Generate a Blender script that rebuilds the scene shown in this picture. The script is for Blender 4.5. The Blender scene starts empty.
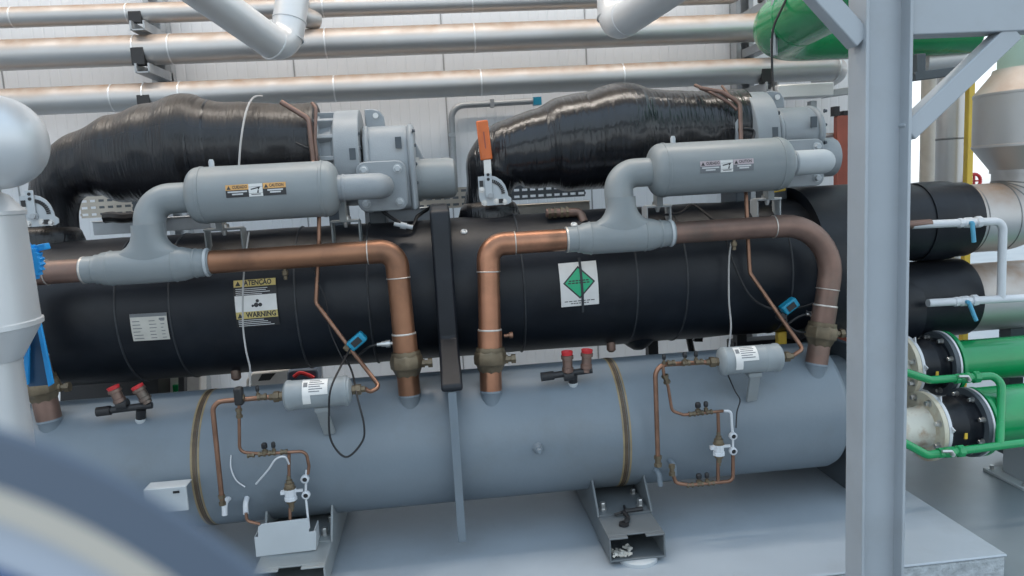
import bpy, bmesh, math, random
from mathutils import Vector, Matrix, Quaternion
random.seed(7)
PI = math.pi
COL = bpy.context.scene.collection
# ------------------------------------------------------------------ camera model
FPX = 746.4
CAM = Vector((0, 0, 1.75))
def _basis(yaw, pitch, roll):
    F = Vector((math.sin(yaw)*math.cos(pitch), math.cos(yaw)*math.cos(pitch), -math.sin(pitch)))
    R0 = Vector((math.cos(yaw), -math.sin(yaw), 0)); U0 = R0.cross(F)
    return R0*math.cos(roll)-U0*math.sin(roll), U0*math.cos(roll)+R0*math.sin(roll), F
R_, U_, F_ = _basis(math.radians(5.5), math.radians(7.8), math.radians(3.19))
def ray(px, py): return F_ + R_*((px-512)/FPX) - U_*((py-288)/FPX)
def P(px, py, Y):            # the point of the place seen at that pixel at depth Y
    d = ray(px, py); return CAM + d*(Y/d.y)
def XA(px, py, Y): return P(px, py, Y).x
def cyl_hit(px, py, Yc, Zc, r):
    d = ray(px, py); a = d.y**2+d.z**2; b = d.y*(0-Yc)+d.z*(CAM.z-Zc); c = Yc**2+(CAM.z-Zc)**2-r*r
    t = (-b-math.sqrt(max(b*b-a*c, 0)))/a
    return CAM + d*t

# ------------------------------------------------------------------ materials
def _mat(name):
    m = bpy.data.materials.new(name); m.use_nodes = True
    nt = m.node_tree; b = nt.nodes['Principled BSDF']
    return m, nt, b
def paint(name, col, rough=.45, metal=0., var=.12, scale=6., bump=0., bscale=40., spec=.5, dirt=None, dirt_amt=.0, dscale=3., coat=0., aniso=None, rvar=.1, dust_sheen=None, dust_sheen_amt=0., dust_sheen_min=.35):
    m, nt, b = _mat(name); N, L = nt.nodes, nt.links
    tc = N.new('ShaderNodeTexCoord'); geo = N.new('ShaderNodeNewGeometry')
    src = geo.outputs['Position']
    if aniso:
        mp = N.new('ShaderNodeMapping'); mp.inputs['Scale'].default_value = aniso
        L.new(src, mp.inputs['Vector']); src = mp.outputs['Vector']
    no = N.new('ShaderNodeTexNoise'); no.inputs['Scale'].default_value = scale; no.inputs['Detail'].default_value = 6
    L.new(src, no.inputs['Vector'])
    rp = N.new('ShaderNodeValToRGB')
    e = rp.color_ramp.elements
    e[0].position = .3; e[1].position = .7
    e[0].color = (*[max(0, c*(1-var)) for c in col], 1); e[1].color = (*[min(1, c*(1+var)) for c in col], 1)
    L.new(no.outputs['Fac'], rp.inputs['Fac']); out = rp.outputs['Color']
    if dirt:
        n2 = N.new('ShaderNodeTexNoise'); n2.inputs['Scale'].default_value = dscale; n2.inputs['Detail'].default_value = 8; n2.inputs['Roughness'].default_value = .65
        L.new(src, n2.inputs['Vector'])
        r2 = N.new('ShaderNodeValToRGB'); r2.color_ramp.elements[0].position = .5; r2.color_ramp.elements[1].position = .72
        r2.color_ramp.elements[1].color = (dirt_amt,)*3+(1,)
        r2.color_ramp.elements[0].color = (0, 0, 0, 1)
        L.new(n2.outputs['Fac'], r2.inputs['Fac'])
        mx = N.new('ShaderNodeMixRGB'); mx.inputs['Color2'].default_value = (*dirt, 1)
        L.new(r2.outputs['Color'], mx.inputs['Fac']); L.new(out, mx.inputs['Color1']); out = mx.outputs['Color']
    if dust_sheen:                                   # settled dust on upward faces, with the warm ceiling reflection painted in
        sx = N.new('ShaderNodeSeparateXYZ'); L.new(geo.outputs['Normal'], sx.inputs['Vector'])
        mr = N.new('ShaderNodeMapRange'); mr.inputs['From Min'].default_value = dust_sheen_min; mr.inputs['From Max'].default_value = 1.; mr.inputs['To Max'].default_value = dust_sheen_amt
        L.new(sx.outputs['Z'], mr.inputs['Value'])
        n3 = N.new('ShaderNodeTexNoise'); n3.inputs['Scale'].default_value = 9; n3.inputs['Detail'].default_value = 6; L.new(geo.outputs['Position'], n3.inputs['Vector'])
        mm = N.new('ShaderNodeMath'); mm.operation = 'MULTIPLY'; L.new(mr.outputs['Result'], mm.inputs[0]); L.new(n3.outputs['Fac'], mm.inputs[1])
        mx = N.new('ShaderNodeMixRGB'); mx.inputs['Color2'].default_value = (*dust_sheen, 1)
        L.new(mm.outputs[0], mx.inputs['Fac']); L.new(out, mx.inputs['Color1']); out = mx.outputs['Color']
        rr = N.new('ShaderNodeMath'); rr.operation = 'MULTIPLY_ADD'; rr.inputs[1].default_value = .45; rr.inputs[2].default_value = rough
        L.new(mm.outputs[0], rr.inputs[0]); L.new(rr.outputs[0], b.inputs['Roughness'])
    L.new(out, b.inputs['Base Color'])
    if not dust_sheen:
        rr = N.new('ShaderNodeMapRange'); rr.inputs['To Min'].default_value = max(.02, rough-rvar); rr.inputs['To Max'].default_value = min(1, rough+rvar)
        L.new(no.outputs['Fac'], rr.inputs['Value']); L.new(rr.outputs['Result'], b.inputs['Roughness'])
    b.inputs['Metallic'].default_value = metal
    b.inputs['Specular IOR Level'].default_value = spec
    if coat: b.inputs['Coat Weight'].default_value = coat; b.inputs['Coat Roughness'].default_value = .12
    if bump:
        nb = N.new('ShaderNodeTexNoise'); nb.inputs['Scale'].default_value = bscale; nb.inputs['Detail'].default_value = 4
        L.new(src, nb.inputs['Vector'])
        bp = N.new('ShaderNodeBump'); bp.inputs['Strength'].default_value = bump; bp.inputs['Distance'].default_value = .01
        L.new(nb.outputs['Fac'], bp.inputs['Height']); L.new(bp.outputs['Normal'], b.inputs['Normal'])
    return m

M = {}
M['vessel'] = paint('vessel_paint', (.168, .203, .236), .42, var=.07, scale=3, bump=.05, bscale=60, dirt=(.14, .15, .155), dirt_amt=.5, dscale=2.2)
M['compressor'] = paint('compressor_paint', (.285, .31, .33), .42, var=.06, scale=8, bump=.12, bscale=160)
M['muffler'] = paint('muffler_paint', (.245, .27, .28), .40, var=.06, scale=5, bump=.03, bscale=90, dirt=(.20, .17, .13), dirt_amt=.25, dscale=5)
M['light_grey'] = paint('light_grey_paint', (.46, .49, .51), .45, var=.05)
M['dark_plate'] = paint('dark_plate_paint', (.07, .085, .10), .5, var=.1)
M['column'] = paint('column_paint', (.37, .40, .43), .42, var=.05, scale=3, dirt=(.26, .25, .24), dirt_amt=.25, dscale=4)
M['rubber'] = paint('rubber_insulation', (.006, .0085, .0135), .42, var=.3, scale=5, bump=.22, bscale=9, spec=.36, dirt=(.035, .038, .044), dirt_amt=.25, dscale=4, dust_sheen=(.12, .10, .08), dust_sheen_amt=.14)
M['rubber_seam'] = paint('rubber_seam', (.03, .034, .04), .5, var=.3, scale=20)
M['film'] = paint('dust_sheen_stretch_film', (.0085, .009, .0115), .27, var=.3, scale=6, bump=.75, bscale=20, spec=.5, aniso=(3.6, .35, .35), dust_sheen=(.20, .155, .115), dust_sheen_amt=.6)
M['film_gloss'] = paint('glossy_stretch_film', (.0075, .0085, .0115), .17, var=.3, scale=6, bump=.95, bscale=16, spec=.6, aniso=(3.6, .35, .35), dust_sheen=(.15, .125, .10), dust_sheen_amt=.15)
M['copper'] = paint('copper_pipe', (.29, .145, .085), .42, metal=.75, var=.3, scale=6, dirt=(.15, .085, .06), dirt_amt=.85, dscale=4.5, aniso=(.6, 1, .6))
M['copper_bright'] = paint('copper_tubing', (.28, .155, .105), .38, metal=.8, var=.2, scale=12, dirt=(.16, .09, .06), dirt_amt=.7, dscale=7)
M['copper_new'] = paint('newer_copper', (.40, .195, .12), .34, metal=.85, var=.25, scale=5, dirt=(.20, .11, .07), dirt_amt=.75, dscale=4)
M['copper_dull'] = paint('copper_dull', (.205, .13, .105), .45, metal=.6, var=.25, scale=7, dirt=(.15, .13, .11), dirt_amt=.9, dscale=5)
M['brass'] = paint('brass_valve', (.17, .135, .09), .45, metal=.6, var=.3, scale=14, dirt=(.12, .09, .06), dirt_amt=.8, dscale=12, bump=.1)
M['solder'] = paint('solder_ring', (.62, .57, .52), .4, metal=.6, var=.2, scale=20)
M['clad'] = paint('aluminium_cladding', (.53, .53, .53), .43, metal=.8, var=.05, scale=2.5, bump=.03, bscale=12, dirt=(.48, .44, .40), dirt_amt=.5, dscale=2.5, dust_sheen=(.42, .29, .20), dust_sheen_amt=1.5, dust_sheen_min=-.05)  # tan upper half paints in the warm ceiling's reflection
M['seam_bright'] = paint('bright_seam', (.74, .74, .74), .35, metal=.6, var=.05)
M['clad_white'] = paint('white_cladding', (.62, .63, .64), .36, metal=.4, var=.03, scale=3, bump=.02, bscale=10)
M['seam'] = paint('cladding_seam', (.22, .22, .22), .4, metal=.8, var=.1)
M['green'] = paint('green_pipe_paint', (.006, .27, .085), .25, var=.12, scale=4, bump=.03, bscale=30, coat=.3)
M['white_pipe'] = paint('white_painted_pipe', (.62, .64, .67), .4, var=.06, scale=8)
M['rusty_white'] = paint('rust_marked_white', (.66, .64, .56), .5, var=.08, scale=6, dirt=(.34, .17, .07), dirt_amt=.9, dscale=9)
M['cream'] = paint('cream_flange', (.60, .56, .45), .5, var=.12, scale=10, dirt=(.35, .22, .12), dirt_amt=.7, dscale=10)
M['steel'] = paint('zinc_steel', (.55, .55, .54), .35, metal=.9, var=.1, scale=15)
M['galv'] = paint('galvanised_strut', (.37, .39, .41), .45, metal=.4, var=.1, scale=10)
M['black'] = paint('black_plastic', (.015, .015, .017), .45, var=.2)
M['cable'] = paint('black_cable', (.012, .012, .014), .5, var=.2)
M['cable_grey'] = paint('grey_cable', (.42, .41, .40), .5, var=.15)
M['red'] = paint('red_cap', (.55, .03, .035), .4, var=.1)
M['red_brown'] = paint('red_oxide_post', (.33, .085, .055), .5, var=.15)
M['orange'] = paint('orange_grip', (.66, .15, .035), .45, var=.12, scale=18)
M['blue'] = paint('blue_enamel', (.015, .28, .66), .35, var=.1)
M['blue_shaded'] = paint('shaded_blue_enamel', (.012, .06, .13), .4, var=.15)  # the lever's own blue with the shade of its channel painted in
M['lever_blue'] = paint('pale_blue_lever', (.10, .38, .56), .4, var=.1)
M['teal'] = paint('teal_coil', (.01, .25, .40), .4, var=.1)
M['yellow'] = paint('yellow_paint', (.75, .50, .06), .45, var=.08)
M['tray'] = paint('cable_tray_steel', (.42, .39, .34), .45, metal=.3, var=.1, scale=10)
M['white'] = paint('white_sticker', (.72, .71, .69), .45, var=.05, scale=20)
M['paper'] = paint('aged_paper', (.55, .53, .48), .5, var=.08, scale=20)
M['ink'] = paint('dark_print', (.03, .03, .032), .5, var=.1)
M['ink_grey'] = paint('grey_print', (.16, .17, .18), .5, var=.1)
M['print_white'] = paint('white_print', (.60, .60, .60), .5, var=.1)
M['label_orange'] = paint('orange_print', (.66, .36, .12), .5, var=.08)
M['label_yellow'] = paint('yellow_print', (.55, .44, .16), .5, var=.08)
M['label_pink'] = paint('faded_red_print', (.50, .42, .44), .5, var=.05)
M['label_green'] = paint('green_print', (.02, .42, .20), .45, var=.05)
M['wall'] = paint('wall_panel', (.72, .74, .77), .42, var=.03, scale=2)
def ribbed(m, sc):
    nt = m.node_tree; N, L = nt.nodes, nt.links; b = N['Principled BSDF']
    geo = N.new('ShaderNodeNewGeometry'); wv = N.new('ShaderNodeTexWave'); wv.bands_direction = 'X'; wv.inputs['Scale'].default_value = sc; wv.inputs['Distortion'].default_value = 0
    L.new(geo.outputs['Position'], wv.inputs['Vector'])
    rp = N.new('ShaderNodeValToRGB'); rp.color_ramp.elements[0].position = .0; rp.color_ramp.elements[1].position = .12; L.new(wv.outputs['Fac'], rp.inputs['Fac'])
    bp = N.new('ShaderNodeBump'); bp.inputs['Strength'].default_value = .5; bp.inputs['Distance'].default_value = .004; L.new(rp.outputs['Color'], bp.inputs['Height']); L.new(bp.outputs['Normal'], b.inputs['Normal'])
ribbed(M['wall'], 4.2)
M['joint'] = paint('panel_joint', (.30, .31, .32), .6, var=.1)
M['floor'] = paint('grey_epoxy_floor', (.20, .23, .25), .32, var=.06, scale=2, bump=.03, bscale=25, dirt=(.16, .17, .18), dirt_amt=.5, dscale=1.5)
M['foot'] = paint('foot_paint', (.125, .14, .15), .5, var=.1, scale=8)
M['drier'] = paint('drier_paint', (.27, .30, .315), .45, var=.08, scale=9)
M['plinth'] = paint('plinth_paint', (.355, .40, .445), .38, var=.06, scale=2.5, bump=.05, bscale=30, dirt=(.30, .33, .36), dirt_amt=.6, dscale=3)
M['concrete'] = paint('rough_plinth_side', (.40, .43, .45), .8, var=.25, scale=28, bump=.9, bscale=70)
M['ceiling'] = paint('ceiling_sheet', (.70, .60, .50), .6, var=.05)
M['weld'] = paint('brown_weld_stain', (.095, .065, .04), .55, var=.4, scale=14, dirt=(.16, .13, .09), dirt_amt=.7, dscale=5)
M['amber'] = paint('amber_sealant', (.26, .20, .11), .4, var=.25, scale=14)
M['case'] = paint('slate_case', (.085, .112, .155), .42, var=.04)
M['cream_ring'] = paint('cream_ring', (.50, .455, .39), .5, var=.04)
M['dial'] = paint('pale_dial', (.42, .46, .53), .5, var=.06)
M['dial_blue'] = paint('dial_blue', (.035, .09, .24), .5, var=.1)
M['pictogram'] = paint('pictogram', (.05, .05, .05), .5, var=.1)

# ------------------------------------------------------------------ mesh helpers
class MB:
    def __init__(self): self.bm = bmesh.new()
    def ring_sweep(self, pts, radii, seg=16, caps=True, squash=None):
        bm = self.bm; n = len(pts); pts = [Vector(p) for p in pts]
        if not hasattr(radii, '__len__'): radii = [radii]*n
        T = []
        for i in range(n):
            a = pts[max(i-1, 0)]; b = pts[min(i+1, n-1)]
            if i > 0 and i < n-1:
                t = ((pts[i]-a).normalized()+(b-pts[i]).normalized())
            else: t = b-a
            if t.length < 1e-9: t = T[-1] if T else Vector((1, 0, 0))
            T.append(t.normalized())
        up = Vector((0, 0, 1)) if abs(T[0].z) < .9 else Vector((0, 1, 0))
        u = T[0].cross(up).normalized(); rings = []
        for i in range(n):
            if i > 0:
                q = T[i-1].rotation_difference(T[i]); u = q @ u
                u = (u - T[i]*u.dot(T[i])).normalized()
            v = T[i].cross(u); ring = []
            for k in range(seg):
                a = 2*PI*k/seg
                ring.append(bm.verts.new(pts[i]+(u*math.cos(a)+v*math.sin(a))*radii[i]))
            rings.append(ring)
        for i in range(n-1):
            for k in range(seg):
                bm.faces.new((rings[i][k], rings[i][(k+1) % seg], rings[i+1][(k+1) % seg], rings[i+1][k]))
        if caps:
            bm.faces.new(rings[0][::-1]); bm.faces.new(rings[-1])
        return self
    def tube(self, pts, r, seg=14, fillet=0, n=6, caps=True):
        if fillet: pts = rounded(pts, fillet, n)
        return self.ring_sweep(pts, r, seg, caps)
    def lathe(self, p0, d, prof, seg=32, caps=True):
        p0 = Vector(p0); d = Vector(d).normalized()
        bm = self.bm
        up = Vector((0, 0, 1)) if abs(d.z) < .9 else Vector((0, 1, 0))
        u = d.cross(up).normalized(); v = d.cross(u); rings = []
        for t, r in prof:
            r = max(r, 1e-4)
            rings.append([bm.verts.new(p0+d*t+(u*math.cos(2*PI*k/seg)+v*math.sin(2*PI*k/seg))*r) for k in range(seg)])
        for i in range(len(prof)-1):
            for k in range(seg):
                bm.faces.new((rings[i][k], rings[i][(k+1) % seg], rings[i+1][(k+1) % seg], rings[i+1][k]))
        if caps:
            bm.faces.new(rings[0][::-1]); bm.faces.new(rings[-1])
        return self
    def box(self, c, s, rot=None):
        c = Vector(c); hx, hy, hz = [a/2 for a in s]
        mat = rot if rot else Matrix.Identity(3)
        vs = [self.bm.verts.new(c + mat @ Vector((x, y, z))) for x in (-hx, hx) for y in (-hy, hy) for z in (-hz, hz)]
        for f in ((0, 1, 3, 2), (4, 6, 7, 5), (0, 4, 5, 1), (2, 3, 7, 6), (0, 2, 6, 4), (1, 5, 7, 3)):
            self.bm.faces.new([vs[i] for i in f])
        return self
    def bar(self, p0, p1, w, h, up=(0, 0, 1)):
        p0, p1 = Vector(p0), Vector(p1); d = (p1-p0); L = d.length; d.normalize()
        up = Vector(up)
        if abs(d.dot(up)) > .98: up = Vector((0, 1, 0))
        x = d; y = up.cross(x).normalized(); z = x.cross(y)
        m = Matrix((x, y, z)).transposed()
        return self.box((p0+p1)/2, (L, w, h), m)
    def prism(self, outline, o, u, v, th):
        # outline in (u, v) about o, extruded by th along u x v
        o, u, v = Vector(o), Vector(u).normalized(), Vector(v).normalized(); w = u.cross(v).normalized()
        a = [self.bm.verts.new(o+u*x+v*y) for x, y in outline]
        b = [self.bm.verts.new(o+u*x+v*y+w*th) for x, y in outline]
        self.bm.faces.new(a[::-1]); self.bm.faces.new(b)
        n = len(a)
        for i in range(n): self.bm.faces.new((a[i], a[(i+1) % n], b[(i+1) % n], b[i]))
        return self

def rounded(pts, rad, n=6):
    pts = [Vector(p) for p in pts]; out = [pts[0]]
    for i in range(1, len(pts)-1):
        a, b, c = pts[i-1], pts[i], pts[i+1]
        d1 = (a-b); d2 = (c-b); l1, l2 = d1.length, d2.length; d1.normalize(); d2.normalize()
        ang = d1.angle(d2)
        if ang > PI-.05: out.append(b); continue
        t = min(rad/math.tan(ang/2), l1*.48, l2*.48)
        r = t*math.tan(ang/2)
        p1 = b+d1*t; cen = b+(d1+d2).normalized()*(r/math.sin(ang/2))
        q = (p1-cen).rotation_difference((b+d2*t)-cen)
        for k in range(n+1):
            qq = Quaternion().slerp(q, k/n)
            out.append(cen + qq @ (p1-cen))
    out.append(pts[-1]); return out
def spline(pts, n=8):
    pts = [Vector(p) for p in pts]; out = []
    for i in range(len(pts)-1):
        p0 = pts[max(i-1, 0)]; p1 = pts[i]; p2 = pts[i+1]; p3 = pts[min(i+2, len(pts)-1)]
        for k in range(n):
            t = k/n
            out.append(.5*((2*p1)+(p2-p0)*t+(2*p0-5*p1+4*p2-p3)*t*t+(3*p1-p0-3*p2+p3)*t**3))
    out.append(pts[-1]); return out

OFF = {}
def finish(o, label=None, cat=None, group=None, kind=None):
    if label: o['label'] = label
    if cat: o['category'] = cat
    if group: o['group'] = group
    if kind: o['kind'] = kind
    return o
def thing(name, label, cat, loc=(0, 0, 0), group=None):
    o = bpy.data.objects.new(name, None); COL.objects.link(o); o.location = loc
    o.empty_display_size = .05
    OFF[o] = Vector(loc); return finish(o, label, cat, group)
def build(name, mb, mat, parent=None, label=None, bevel=0., smooth=True, angle=38, bseg=2):
    bm = mb.bm; off = OFF[parent] if parent is not None else Vector((0, 0, 0))
    if parent is None and len(bm.verts):          # a thing of one mesh has its origin at its base
        zs = min(v.co.z for v in bm.verts); cx = sum(v.co.x for v in bm.verts)/len(bm.verts); cy = sum(v.co.y for v in bm.verts)/len(bm.verts)
        off = Vector((cx, cy, zs))
    for v in bm.verts: v.co -= off
    bmesh.ops.recalc_face_normals(bm, faces=bm.faces)
    me = bpy.data.meshes.new(name); bm.to_mesh(me); bm.free()
    me.materials.append(M[mat] if isinstance(mat, str) else mat)
    if smooth:
        for p in me.polygons: p.use_smooth = True
        me.set_sharp_from_angle(angle=math.radians(angle))
    o = bpy.data.objects.new(name, me); COL.objects.link(o)
    if parent is not None: o.parent = parent
    else: o.location = off
    OFF[o] = off
    if bevel:
        b = o.modifiers.new('bevel', 'BEVEL'); b.width = bevel; b.segments = bseg; b.limit_method = 'ANGLE'; b.angle_limit = math.radians(40)
        b.harden_normals = False
    if label: o['label'] = label
    return o
def struct(o): o['kind'] = 'structure'; return o
_bolt = {}
def bolt(parent, p, d, r=.012, h=.012, mat='steel', name='bolt', washer=True):
    key = (mat,)
    if key not in _bolt:
        mb = MB()
        mb.lathe((0, 0, 0), (0, 0, 1), [(0, 1.35), (.18, 1.35), (.18, 1.0)], 16)
        mb.lathe((0, 0, .18), (0, 0, 1), [(0, 1.0), (.85, 1.0), (1.0, .85)], 6)
        bm = mb.bm; me = bpy.data.meshes.new('bolt'); bmesh.ops.recalc_face_normals(bm, faces=bm.faces); bm.to_mesh(me); bm.free(); me.materials.append(M[mat]); _bolt[key] = me
    o = bpy.data.objects.new(name, _bolt[key]); COL.objects.link(o); o.parent = parent
    o.location = Vector(p)-OFF[parent]; o.rotation_mode = 'QUATERNION'
    o.rotation_quaternion = Vector((0, 0, 1)).rotation_difference(Vector(d).normalized()); o.scale = (r, r, h)
    return o

def text_verts(s, size, bold=0.):
    cu = bpy.data.curves.new('t', 'FONT'); cu.body = s; cu.size = size; cu.align_x = 'CENTER'; cu.align_y = 'CENTER'; cu.offset = bold
    cu.resolution_u = 2
    o = bpy.data.objects.new('t', cu); COL.objects.link(o)
    dg = bpy.context.evaluated_depsgraph_get(); me = bpy.data.meshes.new_from_object(o.evaluated_get(dg))
    vs = [v.co.copy() for v in me.vertices]; fs = [tuple(p.vertices) for p in me.polygons]
    bpy.data.objects.remove(o); bpy.data.curves.remove(cu); bpy.data.meshes.remove(me)
    return vs, fs

class Surf:
    """a sticker's surface: (u, v) -> point, on a cylinder along X"""
    def __init__(s, hit, Yc, Zc, R, tilt=0.):
        s.x = hit.x; s.Yc, s.Zc, s.R = Yc, Zc, R; s.th = math.atan2(hit.z-Zc, Yc-hit.y); s.c, s.s = math.cos(tilt), math.sin(tilt)
    def __call__(s, u, v, off):
        u, v = u*s.c-v*s.s, u*s.s+v*s.c
        t = s.th+v/s.R; r = s.R+off
        return Vector((s.x+u, s.Yc-r*math.cos(t), s.Zc+r*math.sin(t)))
def patch(mb, S, u0, v0, u1, v1, off, th=.0012, nu=2, nv=8):
    g = {}
    for layer, o in ((0, off), (1, off+th)):
        for i in range(nu+1):
            for j in range(nv+1):
                g[layer, i, j] = mb.bm.verts.new(S(u0+(u1-u0)*i/nu, v0+(v1-v0)*j/nv, o))
    for i in range(nu):
        for j in range(nv):
            mb.bm.faces.new((g[1, i, j], g[1, i+1, j], g[1, i+1, j+1], g[1, i, j+1]))
            mb.bm.faces.new((g[0, i, j], g[0, i, j+1], g[0, i+1, j+1], g[0, i+1, j]))
    def side(l):
        for a, b in zip(l, l[1:]): mb.bm.faces.new((g[(0,)+a], g[(0,)+b], g[(1,)+b], g[(1,)+a]))
    side([(i, 0) for i in range(nu+1)]); side([(i, nv) for i in range(nu+1)])
    side([(0, j) for j in range(nv+1)]); side([(nu, j) for j in range(nv+1)])
    return mb
def poly(mb, S, pts, off):
    mb.bm.faces.new([mb.bm.verts.new(S(u, v, off)) for u, v in pts]); return mb
def diamond(mb, S, a, off, n=16, vc=.008):
    rows = [(-a+2*a*k/n) for k in range(n+1)]
    for v0, v1 in zip(rows, rows[1:]):
        w0, w1 = a-abs(v0), a-abs(v1); pts = [(-w0, vc+v0), (w0, vc+v0), (w1, vc+v1), (-w1, vc+v1)]
        if w0 < 1e-6: pts = pts[1:]
        if w1 < 1e-6: pts = pts[:3]
        poly(mb, S, pts, off)
def words(mb, S, s, size, u, v, off, width=None, bold=0.):
    vs, fs = text_verts(s, size, bold)
    if width:
        w = max(a.x for a in vs)-min(a.x for a in vs); k = width/w
    else: k = 1
    bv = [mb.bm.verts.new(S(u+a.x*k, v+a.y, off)) for a in vs]
    for f in fs:
        try: mb.bm.faces.new([bv[i] for i in f])
        except ValueError: pass
    return mb

# ------------------------------------------------------------------ setting
def setting():
    mb = MB(); mb.box((1, 6, -.05), (30, 26, .1)); o = struct(build('floor', mb, 'floor')); o.name = 'floor'
    WY = 6.0
    mb = MB(); mb.box((-1.2, WY+.1, 3.3), (10.4, .2, 6.6)); struct(build('wall_back', mb, 'wall'))
    # vertical panel joints
    for i, px in enumerate((6, 158, 297, 446, 588, 731)):
        x = P(px, 100, WY).x
        mb = MB(); mb.box((x, WY-.0015, 3.3), (.010, .006, 6.6)); struct(build('trim_%d' % (i+1), mb, 'joint'))
    mb = MB()
    mb.box((-.8, 4.2, 6.65), (12.4, 4.2, .1)); struct(build('ceiling', mb, 'ceiling'))
    mb = MB(); mb.box((-6.5, 3.1, 3.3), (.2, 6.0, 6.6)); struct(build('wall_left', mb, 'wall'))
setting()

# ------------------------------------------------------------------ plinth
t = thing('plinth', 'low grey painted concrete plinth with rough edge under the whole machine', 'plinth', (0, 3.6, 0))
mb = MB(); mb.box((-.215, 3.65, .116), (4.955, 1.90, .012)); build('top_coat', mb, 'plinth', t, 'smooth grey painted top', bevel=.006)
mb = MB(); mb.box((-.215, 3.65, .055), (4.945, 1.89, .11)); build('rough_side', mb, 'concrete', t, 'rough grey cement side', bevel=.01)

# ------------------------------------------------------------------ condenser vessel
CY, CZ, CR = 3.5, .572, .311
SX = .018     # station of the plate between the two halves
def condenser():
    t = thing('condenser_vessel', 'long grey-blue painted horizontal pressure vessel with brown stained weld bands above the plinth', 'pressure vessel', (0, CY, .26))
    mb = MB(); mb.lathe((-2.05, CY, CZ), (1, 0, 0), [(0, CR-.02), (.02, CR), (1.0, CR), (2.0, CR), (3.0, CR), (3.88, CR), (3.905, CR-.010), (3.93, CR-.05)], 72)
    build('shell', mb, 'vessel', t)
    # dark end plate standing on the plinth
    mb = MB(); mb.box((2.0, CY+.12, .5), (.03, .66, .76)); build('end_plate', mb, 'dark_plate', t, 'dark square end plate', bevel=.004)
    mb = MB(); mb.lathe((1.84, CY+.02, CZ), (1, 0, 0), [(0, CR-.08), (.2, CR-.08), (.25, CR-.12)], 48); build('water_box', mb, 'vessel', t)
    # plate between both halves, painted grey below
    out = []
    for k in range(33):
        a = PI*1.06+(PI*.88)*k/32          # lower front arc
    mb = MB()
    z0, z1 = .20, .893
    outl = [(3.125, z0+.02), (3.135, z0), (3.2, z0), (3.5, z0+.05), (3.84, z0+.05), (3.84, z1), (3.11, z1)]
    mb.prism([(y-3.5, z) for y, z in outl], (SX-.018, 3.5, 0), (0, 1, 0), (0, 0, 1), .036)
    build('partition_plate', mb, 'vessel', t, 'thin grey plate projecting across the vessel', bevel=.003)
    # weld bands
    for px, py, w in ((195, 470, .024), (627, 430, .026)):
        X = cyl_hit(px, py, CY, CZ, CR).x
        for e, lw in ((-.36, .006), (-.06, .008), (.26, .005)):
            mb = MB(); mb.lathe((X+e*w-lw/2, CY, CZ), (1, 0, 0), [(0, CR-.002), (0, CR+.001), (lw/2, CR+.0025), (lw, CR+.001), (lw, CR-.002)], 72, caps=False)
            build('weld_band', mb, 'weld', t, 'brown stained weld line')
        for e in (-.66, .60):
            mb = MB(); mb.lathe((X+e*w-.004, CY, CZ), (1, 0, 0), [(0, CR-.002), (0, CR+.001), (.008, CR+.001), (.008, CR-.002)], 72, caps=False)
            build('sealant_line', mb, 'amber', t, 'amber sealant line')
    # plug
    for px, py in ((538, 448),):
        h = cyl_hit(px, py, CY, CZ, CR); n = Vector((0, h.y-CY, h.z-CZ)).normalized()
        mb = MB(); mb.lathe(h-n*.01, n, [(0, .026), (.02, .024), (.03, .017), (.045, .017), (.045, .012), (.06, .012), (.064, .009)], 20); build('plug', mb, 'vessel', t)
    # stub with lug near the left foot
    return t
cond = condenser()

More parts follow.
